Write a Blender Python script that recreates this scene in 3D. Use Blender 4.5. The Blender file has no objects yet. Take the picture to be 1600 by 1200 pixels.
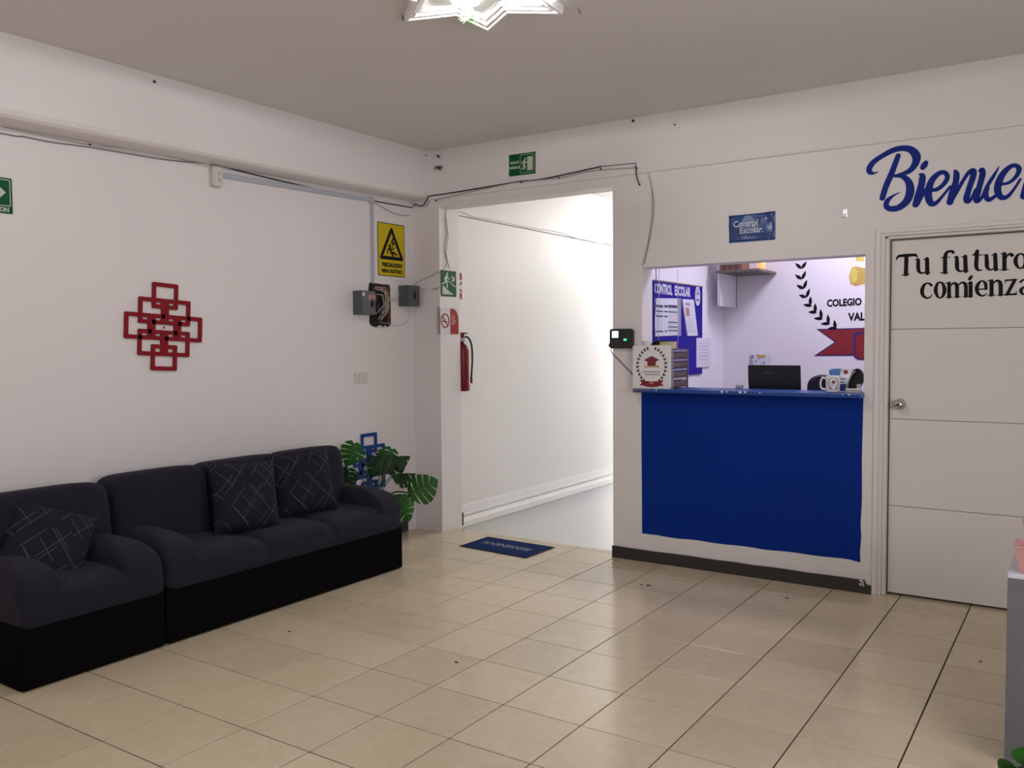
import bpy, math, random
from mathutils import Vector, Matrix
random.seed(7)
C = bpy.context.scene.collection
scene = bpy.context.scene
R = math.radians

# ---------------------------------------------------------------- camera
cam_d = bpy.data.cameras.new('camera'); cam = bpy.data.objects.new('camera', cam_d); C.objects.link(cam)
cam_d.sensor_width = 36; cam_d.lens = 30.497; cam_d.clip_start = .02
r_, u_, f_ = Vector((.831949, .554801, -.007529)), Vector((-.019678, .043062, .998879)), Vector((-.554503, .830868, -.046743))
cam.matrix_world = Matrix(((r_.x, u_.x, -f_.x, 3.0465), (r_.y, u_.y, -f_.y, -1.7850), (r_.z, u_.z, -f_.z, 1.4714), (0, 0, 0, 1)))
scene.camera = cam

# ---------------------------------------------------------------- sky, lights, exposure
w = bpy.data.worlds.new('world'); scene.world = w; w.use_nodes = True
w.node_tree.nodes['Background'].inputs[0].default_value = (.75, .85, 1, 1)
w.node_tree.nodes['Background'].inputs[1].default_value = 1.0
scene.view_settings.view_transform = 'Standard'
scene.view_settings.look = 'None'
scene.view_settings.exposure = 0.10
scene.view_settings.gamma = 1.0
scene.view_settings.use_curve_mapping = False

def light(kind, name, loc, power, color, size=.1, size_y=None, target=None, spread=None):
    d = bpy.data.lights.new(name, kind); d.energy = power; d.color = color
    if kind == 'AREA':
        d.size = size
        if size_y: d.shape = 'RECTANGLE'; d.size_y = size_y
        if spread: d.spread = R(spread)
    elif kind == 'SPOT':
        d.shadow_soft_size = size; d.spot_size = R(spread or 60); d.spot_blend = .2
    else: d.shadow_soft_size = size
    o = bpy.data.objects.new(name, d); C.objects.link(o); o.location = loc
    if target: o.rotation_euler = (Vector(target)-Vector(loc)).to_track_quat('-Z', 'Y').to_euler()
    return o
LZ = 2.9165   # height of the ceiling lamp's filament, level with the rim of the plaster star
light('POINT', 'ceiling_lamp_light', (*[(1.0956,1.3426)][0], LZ), 8, (1, .97, .965), .008)
light('POINT', 'ceiling_lamp_light_small', (*[(0.8142,1.23)][0], LZ), 26, (1, .97, .965), .008)
# fill lamp added on the ceiling behind the camera, unseen
light('POINT', 'rear_fill_light', (-.1, -1.7, 2.86), 22, (1, .97, .965), .06)
# added fill light, shining in through an invented window in the right wall
light('AREA', 'right_fill_light', (4.85, -.4, 1.6), 64, (.95, .96, 1), 2.6, 1.3, (0, .6, 1.2))
# cold lamp on the ceiling of the office
light('AREA', 'office_lamp_light', (1.75, 4.45, 2.9), 28, (.88, .84, 1), .5, .5, (1.75, 4.45, 0))
# daylight through the stairwell window
light('AREA', 'stairwell_window_light', (1.5, 7.6, .6), 20, (1, .95, .90), 1.3, 3.6, (-1.2, 7.55, .6), 45)
light('AREA', 'downstairs_fill_light', (-.2, 5.6, -1.9), 26, (.86, .90, 1), .9, 1.6, (-1.2, 5.2, -.7))  # added cool fill from below for the lower stairwell wall
light('AREA', 'stairwell_fill_light', (-.3, 7.4, 2.7), 48, (1, .975, .95), 1.2, .8, (-.5, 5.0, .5))  # added fill inside the stairwell, under its closed ceiling

# ---------------------------------------------------------------- materials
def nd(nt, t, **k):
    n = nt.nodes.new(t)
    for a, b in k.items(): setattr(n, a, b)
    return n
def mat(name, col, rough=.6, metal=0, spec=.5, var=.06, vscale=3, bump=0, bscale=60, emit=None, es=1, sheen=0, trans=0, alpha=1, coat=0):
    m = bpy.data.materials.new(name); m.use_nodes = True; nt = m.node_tree
    b = nt.nodes['Principled BSDF']
    b.inputs['Roughness'].default_value = rough; b.inputs['Metallic'].default_value = metal
    b.inputs['Specular IOR Level'].default_value = spec
    b.inputs['Base Color'].default_value = (*col, 1)
    if sheen: b.inputs['Sheen Weight'].default_value = sheen; b.inputs['Sheen Roughness'].default_value = .5
    if trans: b.inputs['Transmission Weight'].default_value = trans
    if coat: b.inputs['Coat Weight'].default_value = coat
    if alpha < 1: b.inputs['Alpha'].default_value = alpha
    if emit: b.inputs['Emission Color'].default_value = (*emit, 1); b.inputs['Emission Strength'].default_value = es
    tc = nd(nt, 'ShaderNodeTexCoord')
    if var:
        n = nd(nt, 'ShaderNodeTexNoise'); n.inputs['Scale'].default_value = vscale; n.inputs['Detail'].default_value = 5
        nt.links.new(tc.outputs['Object'], n.inputs['Vector'])
        mx = nd(nt, 'ShaderNodeMix', data_type='RGBA')
        mx.inputs[6].default_value = (*[c*(1-var) for c in col], 1); mx.inputs[7].default_value = (*[min(1, c*(1+var)) for c in col], 1)
        nt.links.new(n.outputs['Fac'], mx.inputs[0]); nt.links.new(mx.outputs[2], b.inputs['Base Color'])
    if bump:
        n2 = nd(nt, 'ShaderNodeTexNoise'); n2.inputs['Scale'].default_value = bscale; n2.inputs['Detail'].default_value = 4
        nt.links.new(tc.outputs['Object'], n2.inputs['Vector'])
        bp = nd(nt, 'ShaderNodeBump'); bp.inputs['Strength'].default_value = bump; bp.inputs['Distance'].default_value = .01
        nt.links.new(n2.outputs['Fac'], bp.inputs['Height']); nt.links.new(bp.outputs['Normal'], b.inputs['Normal'])
    return m
M = {}
M['wall'] = mat('wall_paint', (.75, .70, .69), .42, var=.02, vscale=2, bump=.12, bscale=9)
M['ceil'] = mat('ceiling_paint', (.70, .66, .65), .8, var=.02, bump=.1, bscale=25)
M['stairw'] = mat('stairwell_paint', (.80, .77, .74), .5, var=.02, bump=.2, bscale=6)
M['office'] = mat('office_paint', (.76, .73, .80), .6, var=.02)
M['white'] = mat('white_plaster', (.85, .83, .83), .45, var=.01)
M['door'] = mat('door_paint', (.72, .68, .64), .4, var=.03, bump=.05, bscale=12)
M['grout'] = mat('grout', (.055, .042, .030), .95, spec=.1)
M['base'] = mat('baseboard_tile', (.030, .026, .024), .35, var=.2, vscale=8)
M['blue_wall'] = mat('blue_wall_paint', (.0002, .024, .225), .6, spec=.12, var=.08, vscale=4, bump=.1, bscale=14)
M['blue_top'] = mat('blue_counter_paint', (.004, .05, .26), .35, var=.1)
M['chip'] = mat('chipped_paint', (.65, .66, .70), .6)
M['fab'] = mat('navy_fabric', (.0155, .0135, .0255), .92, spec=.12, var=.12, vscale=14, bump=.5, bscale=260, sheen=.05)
M['skirt'] = mat('black_fabric', (.0035, .003, .0035), .95, spec=.05, var=.15, bump=.3, bscale=200)
M['red'] = mat('red_lacquer', (.22, .004, .010), .45, spec=.25, var=.05)
M['blue'] = mat('blue_lacquer', (.003, .045, .24), .45, spec=.2, var=.05)
M['letter'] = mat('blue_lettering', (.006, .022, .21), .5, spec=.15, var=.03)
M['black'] = mat('black_paint', (.006, .005, .009), .5, spec=.15, var=.05)
M['blackpl'] = mat('black_plastic', (.008, .008, .010), .3, var=.05)
M['dark'] = mat('dark_hollow', (.012, .006, .005), .9, var=.7, vscale=18)
M['brickred'] = mat('exposed_brick', (.09, .022, .014), .9, var=.6, vscale=25)
M['yellow'] = mat('yellow_sign', (.60, .45, .010), .5, spec=.2, var=.02)
M['green'] = mat('green_sign', (.004, .085, .028), .5, spec=.15, var=.03)
M['glow'] = mat('photoluminescent_white', (.50, .55, .42), .5)
M['signwhite'] = mat('sign_white', (.62, .62, .62), .4, var=.02)
M['signred'] = mat('sign_red', (.36, .016, .024), .5, spec=.15, var=.03)
M['grey'] = mat('grey_metal_box', (.075, .08, .088), .45, var=.05)
M['rubber'] = mat('black_cable', (.012, .010, .010), .5)
M['whitecable'] = mat('pale_cable', (.46, .42, .38), .5)
M['stairwire'] = mat('painted_over_cable', (.62, .58, .53), .5)
M['sheet'] = mat('backing_sheet_white', (.77, .73, .72), .5, var=.01)
M['greycable'] = mat('dusty_cable', (.20, .175, .16), .6)
M['copper'] = mat('stripped_wire', (.45, .35, .25), .4)
M['raceway'] = mat('raceway_plastic', (.42, .43, .48), .4, var=.02)
M['cream'] = mat('cream_plastic', (.62, .585, .53), .4, var=.01)
M['chrome'] = mat('chrome', (.55, .55, .57), .10, metal=1, var=0)
M['extred'] = mat('extinguisher_red', (.17, .003, .008), .35, spec=.3, var=.03)
M['mat'] = mat('doormat_carpet', (.010, .028, .12), .95, spec=.1, var=.25, vscale=60, bump=.6, bscale=300)
M['matedge'] = mat('doormat_edge', (.035, .035, .045), .8)
M['matink'] = mat('doormat_faded_print', (.26, .28, .36), .9, var=.5, vscale=40)
M['boardblue'] = mat('board_blue', (.012, .003, .26), .5, spec=.12, var=.03)
M['paper'] = mat('paper', (.62, .62, .72), .7, var=.04)
M['ink'] = mat('dark_ink', (.05, .045, .10), .7)
M['greyink'] = mat('faded_ink', (.28, .27, .36), .7)
M['tray'] = mat('smoky_tray', (.085, .050, .050), .4, var=.2, vscale=12)
M['tape'] = mat('masking_tape', (.58, .50, .24), .6)
M['gold'] = mat('parchment_gold', (.50, .34, .08), .6, var=.25, vscale=14)
M['goldlight'] = mat('tassel_yellow', (.60, .50, .10), .6, var=.2, vscale=20)
M['ribbon'] = mat('ribbon_red', (.22, .008, .018), .6, var=.04)
M['purple'] = mat('ribbon_outline', (.045, .008, .12), .6)
M['capred'] = mat('cap_red', (.17, .018, .03), .5)
M['banner'] = mat('blue_banner_vinyl', (.014, .055, .22), .22, var=.25, vscale=5, bump=.25, bscale=10)
M['bannertxt'] = mat('banner_lettering', (.42, .46, .58), .3)
M['bannerpale'] = mat('banner_pale_beams', (.11, .18, .34), .25, var=.4, vscale=12)
M['wood'] = mat('worn_wood', (.075, .030, .018), .7, var=.4, vscale=40)
M['shelf'] = mat('grey_brown_shelf', (.14, .115, .10), .6, var=.12, vscale=10)
M['book'] = mat('book_cover_brown', (.17, .085, .06), .6, var=.3, vscale=20)
M['book2'] = mat('book_cover_dark', (.09, .045, .04), .6, var=.3, vscale=20)
M['pages'] = mat('book_pages', (.55, .48, .46), .8, var=.15, vscale=60)
M['candleglass'] = mat('candle_glass', (.9, .35, .15), .3, emit=(1, .25, .08), es=1.4)
M['flame'] = mat('candle_flame', (1, .8, .5), .5, emit=(1, .72, .36), es=9, var=0)
M['ceramic'] = mat('white_ceramic', (.74, .72, .74), .15, var=0)
M['leaflet'] = mat('leaflet_blue', (.03, .16, .42), .3)
M['leafletnavy'] = mat('leaflet_navy', (.015, .03, .16), .3)
M['screen'] = mat('lit_screen', (.6, .9, .95), .3, emit=(.62, .95, 1), es=1.1, var=0)
M['led'] = mat('green_led', (0, .8, .3), .3, emit=(.05, 1, .35), es=1.6, var=0)
M['key'] = mat('keypad_key', (.05, .05, .055), .5)
M['leaf'] = mat('monstera_leaf', (.022, .105, .010), .45, spec=.25, var=.35, vscale=9, bump=.2, bscale=30)
M['leafdark'] = mat('monstera_leaf_dark', (.009, .038, .009), .5, spec=.2, var=.3, vscale=9)
M['stem'] = mat('plant_stem', (.05, .085, .02), .5)
M['soil'] = mat('potting_soil', (.03, .02, .012), .95, bump=.6)
M['pot'] = mat('dark_planter', (.04, .035, .03), .6)
M['pink'] = mat('pink_plastic', (.52, .27, .26), .4, var=.05)
M['pinkdeep'] = mat('magenta_decor', (.38, .05, .14), .35, var=.4, vscale=40)
M['pinkin'] = mat('pink_plastic_inside', (.40, .17, .15), .5, var=.2, vscale=30)
M['cabinet'] = mat('grey_woodgrain_laminate', (.135, .135, .145), .5, var=.15, vscale=30)
M['cabtop'] = mat('white_laminate_top', (.60, .58, .66), .3)
M['glass_lit'] = mat('lit_lamp_glass', (1, 1, 1), .3, emit=(1, .95, 1), es=7, var=0)
M['glass_rim'] = mat('lamp_glass_rim', (.55, .55, .6), .15)
M['sprig'] = mat('artificial_sprig', (.16, .42, .10), .5, var=.5, vscale=60)
M['sprigdark'] = mat('dusty_garland', (.03, .065, .025), .7, var=.5, vscale=60)
M['frame'] = mat('added_window_frame', (.6, .6, .6), .4)
M['step'] = mat('stair_tread', (.40, .34, .26), .4)
M['silver'] = mat('brushed_silver', (.45, .45, .47), .35, metal=.8)
M['navybag'] = mat('navy_bag_cloth', (.010, .010, .028), .8, bump=.3)
M['wallglint'] = mat('wall_glint_metal', (.9, .88, .88), .12, metal=.85, var=0, bump=.6, bscale=60)  # shiny metal for the added glint patch on the wall

# stretched cloth grain of the laminate: squeeze the noise vertically
def tile_material():
    m = bpy.data.materials.new('beige_floor_tile'); m.use_nodes = True; nt = m.node_tree
    b = nt.nodes['Principled BSDF']; L = nt.links.new
    tc = nd(nt, 'ShaderNodeNewGeometry'); oi = nd(nt, 'ShaderNodeObjectInfo')
    n1 = nd(nt, 'ShaderNodeTexNoise'); n1.inputs['Scale'].default_value = 9; n1.inputs['Detail'].default_value = 8; n1.inputs['Distortion'].default_value = 1.5
    n2 = nd(nt, 'ShaderNodeTexNoise'); n2.inputs['Scale'].default_value = 55; n2.inputs['Detail'].default_value = 6; n2.inputs['Distortion'].default_value = 3
    L(tc.outputs['Position'], n1.inputs['Vector']); L(tc.outputs['Position'], n2.inputs['Vector'])
    r1 = nd(nt, 'ShaderNodeValToRGB'); e = r1.color_ramp.elements
    e[0].position = .3; e[0].color = (.595, .490, .335, 1); e[1].position = .72; e[1].color = (.655, .545, .385, 1)
    L(n1.outputs['Fac'], r1.inputs[0])
    r2 = nd(nt, 'ShaderNodeValToRGB'); e = r2.color_ramp.elements
    e[0].position = .56; e[0].color = (0, 0, 0, 1); e[1].position = .68; e[1].color = (.38, .38, .38, 1)
    L(n2.outputs['Fac'], r2.inputs[0])
    mx = nd(nt, 'ShaderNodeMix', data_type='RGBA'); mx.inputs[7].default_value = (.78, .70, .54, 1)
    L(r2.outputs[0], mx.inputs[0]); L(r1.outputs[0], mx.inputs[6])
    hsv = nd(nt, 'ShaderNodeHueSaturation')
    mr = nd(nt, 'ShaderNodeMapRange'); mr.inputs[3].default_value = .93; mr.inputs[4].default_value = 1.06
    L(oi.outputs['Random'], mr.inputs[0]); L(mr.outputs[0], hsv.inputs['Value']); L(mx.outputs[2], hsv.inputs['Color'])
    L(hsv.outputs[0], b.inputs['Base Color'])
    b.inputs['Roughness'].default_value = .16
    rr = nd(nt, 'ShaderNodeMapRange'); rr.inputs[3].default_value = .12; rr.inputs[4].default_value = .26
    L(n1.outputs['Fac'], rr.inputs[0]); L(rr.outputs[0], b.inputs['Roughness'])
    n3 = nd(nt, 'ShaderNodeTexNoise'); n3.inputs['Scale'].default_value = 5
    L(tc.outputs['Position'], n3.inputs['Vector'])
    bp = nd(nt, 'ShaderNodeBump'); bp.inputs['Strength'].default_value = .12; bp.inputs['Distance'].default_value = .01
    L(n3.outputs['Fac'], bp.inputs['Height']); L(bp.outputs['Normal'], b.inputs['Normal'])
    return m
M['tile'] = tile_material()

def pillow_material():
    m = bpy.data.materials.new('patterned_pillow_fabric'); m.use_nodes = True; nt = m.node_tree
    b = nt.nodes['Principled BSDF']; L = nt.links.new
    b.inputs['Roughness'].default_value = .85; b.inputs['Specular IOR Level'].default_value = .15
    tc = nd(nt, 'ShaderNodeTexCoord'); sp = nd(nt, 'ShaderNodeSeparateXYZ'); L(tc.outputs['Object'], sp.inputs[0])
    def mth(op, a, b2=None, c=None):
        n = nd(nt, 'ShaderNodeMath', operation=op)
        for i, v in enumerate((a, b2, c)):
            if v is None: continue
            if isinstance(v, (int, float)): n.inputs[i].default_value = v
            else: L(v, n.inputs[i])
        return n.outputs[0]
    outs = []
    for s, off, k in ((1, .0, 9.0), (-1, .13, 8.0), (1, .31, 5.0), (-1, .37, 5.3)):
        t = mth('MULTIPLY_ADD', sp.outputs[2], .85*s, sp.outputs[0])
        fr = mth('FRACT', mth('MULTIPLY_ADD', t, k, off+5))
        line = mth('LESS_THAN', mth('ABSOLUTE', mth('SUBTRACT', fr, .5)), .013*k/7)
        t2 = mth('MULTIPLY_ADD', sp.outputs[2], -.85*s, sp.outputs[0])      # break each line along its own run
        gate = mth('LESS_THAN', mth('FRACT', mth('MULTIPLY_ADD', t2, k*.43, off*3+5+.21)), .62)
        outs.append(mth('MULTIPLY', line, gate))
    o = outs[0]
    for x in outs[1:]: o = mth('MAXIMUM', o, x)
    mx = nd(nt, 'ShaderNodeMix', data_type='RGBA'); mx.inputs[6].default_value = (.0115, .0115, .021, 1); mx.inputs[7].default_value = (.075, .075, .10, 1)
    L(o, mx.inputs[0]); L(mx.outputs[2], b.inputs['Base Color'])
    return m
M['pillow'] = pillow_material()

# ---------------------------------------------------------------- building helpers
def tag(o, label=None, cat=None, group=None, kind=None):
    if label: o['label'] = label
    if cat: o['category'] = cat
    if group: o['group'] = group
    if kind: o['kind'] = kind
    return o
def origin(o):
    p = Vector(o.get('_org', (0, 0, 0))); return p
ORG = {}
class MB:
    def __init__(s): s.v = []; s.f = []; s.k = 0
    def add(s, vs, fs):
        n = len(s.v); s.v += [tuple(a) for a in vs]; s.f += [tuple(i+n for i in f) for f in fs]; return s
    def box(s, x0, x1, y0, y1, z0, z1):
        if x0 > x1: x0, x1 = x1, x0
        if y0 > y1: y0, y1 = y1, y0
        if z0 > z1: z0, z1 = z1, z0
        vs = [(x, y, z) for z in (z0, z1) for y in (y0, y1) for x in (x0, x1)]
        return s.add(vs, [(0, 2, 3, 1), (4, 5, 7, 6), (0, 1, 5, 4), (1, 3, 7, 5), (3, 2, 6, 7), (2, 0, 4, 6)])
    def tube(s, pts, r, n=6, cap=True, smooth=True):
        P = [Vector(p) for p in (catmull3(pts) if smooth and len(pts) > 2 else pts)]
        rs = r if callable(r) else (lambda t: r)
        rings = []; up = None; last = None
        for i, p in enumerate(P):
            d = (P[min(i+1, len(P)-1)]-P[max(i-1, 0)])
            d = d.normalized() if d.length > 1e-9 else Vector((0, 0, 1))
            if up is None:
                up = d.orthogonal().normalized()
            up = (up-d*up.dot(d)); up = up.normalized() if up.length > 1e-6 else d.orthogonal().normalized()
            q = d.cross(up); rr = rs(i/max(1, len(P)-1))
            rings.append([p+(up*math.cos(2*math.pi*k/n)+q*math.sin(2*math.pi*k/n))*rr for k in range(n)])
        vs = [v for ring in rings for v in ring]
        fs = [(i*n+k, i*n+(k+1) % n, (i+1)*n+(k+1) % n, (i+1)*n+k) for i in range(len(P)-1) for k in range(n)]
        if cap: fs += [tuple(range(n-1, -1, -1)), tuple((len(P)-1)*n+k for k in range(n))]
        return s.add(vs, fs)
    def lathe(s, prof, c, n=24, axis='Z'):
        vs = []; k = len(prof)
        for i in range(n):
            a = 2*math.pi*i/n; ca, sa = math.cos(a), math.sin(a)
            for (r, h) in prof:
                if axis == 'Z': vs.append((c[0]+r*ca, c[1]+r*sa, c[2]+h))
                elif axis == 'Y': vs.append((c[0]+r*ca, c[1]+h, c[2]+r*sa))
                else: vs.append((c[0]+h, c[1]+r*ca, c[2]+r*sa))
        fs = [(i*k+j, ((i+1) % n)*k+j, ((i+1) % n)*k+j+1, i*k+j+1) for i in range(n) for j in range(k-1)]
        return s.add(vs, fs)
    def puff(s, c, h, e=(.35, .35), n=(32, 20), sag=0, rot=None):
        def pw(a, e): return math.copysign(abs(a)**e, a)
        vs = []; nu, nv = n
        for j in range(nv+1):
            ph = -math.pi/2+math.pi*j/nv
            for i in range(nu):
                th = 2*math.pi*i/nu
                x = pw(math.cos(ph), e[1])*pw(math.cos(th), e[0]); y = pw(math.cos(ph), e[1])*pw(math.sin(th), e[0]); z = pw(math.sin(ph), e[1])
                v = Vector((x*h[0], y*h[1], z*h[2]))
                if rot: v = rot @ v
                vs.append(v+Vector(c))
        fs = [(j*nu+i, j*nu+(i+1) % nu, (j+1)*nu+(i+1) % nu, (j+1)*nu+i) for j in range(nv) for i in range(nu)]
        return s.add(vs, fs)
    def flat(s, plane, poly, d0, d1):
        """a flat shape of thickness d0..d1 (metres proud of the plane)"""
        s.k += 1; d1 += (.00012*(s.k % 12) if d1-d0 < .003 else 0)
        n = len(poly); a = [plane(x, z, d1) for x, z in poly]; b = [plane(x, z, d0) for x, z in poly]
        area = sum(poly[i][0]*poly[(i+1) % n][1]-poly[(i+1) % n][0]*poly[i][1] for i in range(n))
        top = tuple(range(n)) if area > 0 else tuple(range(n-1, -1, -1))
        return s.add(a+b, [top]+[(i, (i+1) % n, n+(i+1) % n, n+i) for i in range(n)])
    def rect(s, plane, a0, a1, b0, b1, d0, d1, rad=0):
        return s.flat(plane, rrect(a0, a1, b0, b1, rad), d0, d1)
    def stroke(s, plane, pts, d0, d1, smooth=True, cap=True):
        P = catmullw(pts) if smooth and len(pts) > 2 else pts
        D1 = d1; s.k += 1; d1 = d1+.00012*(s.k % 12)
        L = []; Rr = []
        for i, (x, y, wd) in enumerate(P):
            x0, y0, _ = P[max(i-1, 0)]; x1, y1, _ = P[min(i+1, len(P)-1)]
            dx, dy = x1-x0, y1-y0; l = math.hypot(dx, dy) or 1e-9; nx, ny = -dy/l*wd/2, dx/l*wd/2
            L.append((x+nx, y+ny)); Rr.append((x-nx, y-ny))
        n = len(P)
        vs = [plane(*p, d1) for p in L]+[plane(*p, d1) for p in Rr]+[plane(*p, d0) for p in L]+[plane(*p, d0) for p in Rr]
        fs = []
        for i in range(n-1):
            fs += [(n+i, n+i+1, i+1, i), (i, i+1, 2*n+i+1, 2*n+i), (n+i+1, n+i, 3*n+i, 3*n+i+1)]
        s.add(vs, fs)
        if cap:
            for (x, y, wd) in (P[0], P[-1]):
                if wd > .004: s.flat(plane, circ(x, y, wd/2, wd/2, 12), d0, D1)
        return s
    def build(s, name, m, parent=None, smooth=False, bevel=0, seg=2, top=False, mod=None):
        """one mesh object; top-level ones get their origin at the middle of their base"""
        off = Vector(ORG.get(parent.name, (0, 0, 0))) if parent else Vector((0, 0, 0))
        base = Vector((0, 0, 0))
        if parent is None:
            xs = [v[0] for v in s.v]; ys = [v[1] for v in s.v]; zs = [v[2] for v in s.v]
            base = Vector(((min(xs)+max(xs))/2, (min(ys)+max(ys))/2, min(zs)))
        me = bpy.data.meshes.new(name); me.from_pydata([Vector(v)-off-base for v in s.v], [], s.f); me.update()
        me.materials.append(M[m] if isinstance(m, str) else m)
        if smooth:
            for p in me.polygons: p.use_smooth = True
        o = bpy.data.objects.new(name, me); C.objects.link(o)
        if parent: o.parent = parent; ORG[o.name] = off
        else: o.location = base; ORG[o.name] = base
        if bevel:
            b = o.modifiers.new('bevel', 'BEVEL'); b.width = bevel; b.segments = seg; b.limit_method = 'ANGLE'; b.angle_limit = R(40)
            for p in me.polygons: p.use_smooth = True
            wn = o.modifiers.new('wn', 'WEIGHTED_NORMAL')
        return o
def thing(name, loc, label=None, cat=None, group=None, kind=None):
    o = bpy.data.objects.new(name, None); o.empty_display_size = .1; C.objects.link(o); o.location = loc; ORG[o.name] = Vector(loc)
    return tag(o, label, cat, group, kind)
def catmullw(pts, k=7):
    out = []; n = len(pts)
    for i in range(n-1):
        p0, p1, p2, p3 = pts[max(i-1, 0)], pts[i], pts[i+1], pts[min(i+2, n-1)]
        for j in range(k):
            t = j/k
            out.append(tuple(.5*((2*b)+(c-a)*t+(2*a-5*b+4*c-d)*t*t+(-a+3*b-3*c+d)*t**3) for a, b, c, d in zip(p0, p1, p2, p3)))
    out.append(tuple(pts[-1])); return out
def catmull3(pts): return catmullw([tuple(p) for p in pts], 6)
def rrect(a0, a1, b0, b1, r, n=5):
    if a0 > a1: a0, a1 = a1, a0
    if b0 > b1: b0, b1 = b1, b0
    if r <= 0: return [(a0, b0), (a1, b0), (a1, b1), (a0, b1)]
    out = []
    for cx, cy, s in ((a1-r, b0+r, -90), (a1-r, b1-r, 0), (a0+r, b1-r, 90), (a0+r, b0+r, 180)):
        for i in range(n+1):
            t = R(s+90*i/n); out.append((cx+r*math.cos(t), cy+r*math.sin(t)))
    return out
def circ(x, y, rx, ry, n=24): return [(x+rx*math.cos(2*math.pi*i/n), y+ry*math.sin(2*math.pi*i/n)) for i in range(n)]
def PY(c):                     # plane facing the room (-Y) at y = c
    return lambda a, b, d: (a, c-d, b)
def PXp(c):                    # plane facing +X at x = c
    return lambda a, b, d: (c+d, a, b)
def PZ(c): return lambda a, b, d: (a, b, c+d)
def framed(o, a0, a1, b0, b1, tilt=0):
    """unit coordinates 0..1 on a plane patch"""
    def p(u, v, d):
        return o(a0+(a1-a0)*u, b0+(b1-b0)*v, d)
    return p
FONT = None
def text(plane, body, x, z, size, m, parent, name='lettering', sx=1, bold=0, align='LEFT', d=.0012, shear=0, rot=0):
    cu = bpy.data.curves.new(name, 'FONT'); cu.body = body; cu.size = size; cu.offset = bold; cu.align_x = align; cu.shear = shear; cu.resolution_u = 3
    t = bpy.data.objects.new('t', cu)
    dg = bpy.context.evaluated_depsgraph_get()
    me0 = bpy.data.meshes.new_from_object(t)
    mb = MB(); c, s_ = math.cos(rot), math.sin(rot)
    vs = []
    for v in me0.vertices:
        a, b = v.co.x*sx, v.co.y
        vs.append(plane(x+a*c-b*s_, z+a*s_+b*c, d))
    mb.add(vs, [tuple(p.vertices) for p in me0.polygons])
    bpy.data.objects.remove(t); bpy.data.meshes.remove(me0); bpy.data.curves.remove(cu)
    return mb.build(name, m, parent)
def struct(name, mb, m, label=None, bevel=0, smooth=False):
    o = mb.build(name, m, None, bevel=bevel, smooth=smooth); o['kind'] = 'structure'
    if label: o['label'] = label
    return o

# ---------------------------------------------------------------- floor
T = .36; XL, XR, YF, YB = -1.422, 4.7, -3.6, 3.51
OP0, OP1, OPZ = -1.152, .34, 2.522          # stair opening
WN0, WN1, WNB, WNT = .558, 1.958, 1.14, 1.968   # office counter opening
DR0, DR1, DRT = 2.062, 2.92, 2.066          # door opening
fl = struct('floor', MB().box(XL, XR, YF, 3.67, -.16, -.003), 'grout')
tile_cache = {}
def tile_mesh(w_, h_):
    k = (round(w_, 3), round(h_, 3))
    if k not in tile_cache:
        g = .0028; b = .0010; z = 0
        vs = [(g, g, -.008), (w_-g, g, -.008), (w_-g, h_-g, -.008), (g, h_-g, -.008),
              (g, g, -.0018), (w_-g, g, -.0018), (w_-g, h_-g, -.0018), (g, h_-g, -.0018),
              (g+b, g+b, 0), (w_-g-b, g+b, 0), (w_-g-b, h_-g-b, 0), (g+b, h_-g-b, 0)]
        fs = [(8, 9, 10, 11)]+[(i, (i+1) % 4, 4+(i+1) % 4, 4+i) for i in range(4)]+[(4+i, 4+(i+1) % 4, 8+(i+1) % 4, 8+i) for i in range(4)]
        me = bpy.data.meshes.new('tile'); me.from_pydata(vs, [], fs); me.update(); me.materials.append(M['tile'])
        tile_cache[k] = me
    return tile_cache[k]
rest = MB(); fo = ORG['floor']
for q in range(-4, 14):
    for k in range(-10, 11):
        x0, x1, y0, y1 = max(q*T, XL+.001), min((q+1)*T, XR), k*T, min((k+1)*T, 3.67)
        if x1-x0 < .02 or y1-y0 < .01: continue
        if y0 > 3.53:
            if x1 < -1.14 or x0 > .34: continue
            x0 = max(x0, -1.20)
        if k < -3 or (k < 0 and q > 9) or q > 10:
            rest.box(x0+.0016, x1-.0016, y0+.0016, y1-.0016, -.008, 0); continue
        o = bpy.data.objects.new('tile', tile_mesh(x1-x0, y1-y0)); C.objects.link(o); o.parent = fl
        o.location = Vector((x0, y0, 0))-fo+Vector((0, 0, random.uniform(-.0003, .0003)))
tag(rest.build('tiles_behind_camera', 'tile', fl), kind='stuff')

# ---------------------------------------------------------------- room shell
LW = XL-.16
struct('wall_left', MB().box(LW, XL, YF, YB, -.16, 3.1), 'wall')
wb = MB()
wb.box(LW, OP0, YB, 3.765, -.16, 3.1)                    # pier left of the stair opening
wb.box(OP0, OP1, YB, 3.67, OPZ, 3.1)                     # lintel
wb.box(OP1, WN0, YB, 3.67, -.16, 3.1)                    # pier between opening and counter
wb.box(WN0, WN1, YB, 3.67, -.16, WNB)
wb.box(WN0, WN1, YB, 3.67, WNT, 3.1)
wb.box(WN1, DR0, YB, 3.67, -.16, 3.1)
wb.box(DR0, DR1, YB, 3.67, DRT, 3.1)
wb.box(DR1, XR+.16, YB, 3.67, -.16, 3.1)
wall_back = struct('wall_back', wb, 'wall')
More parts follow.
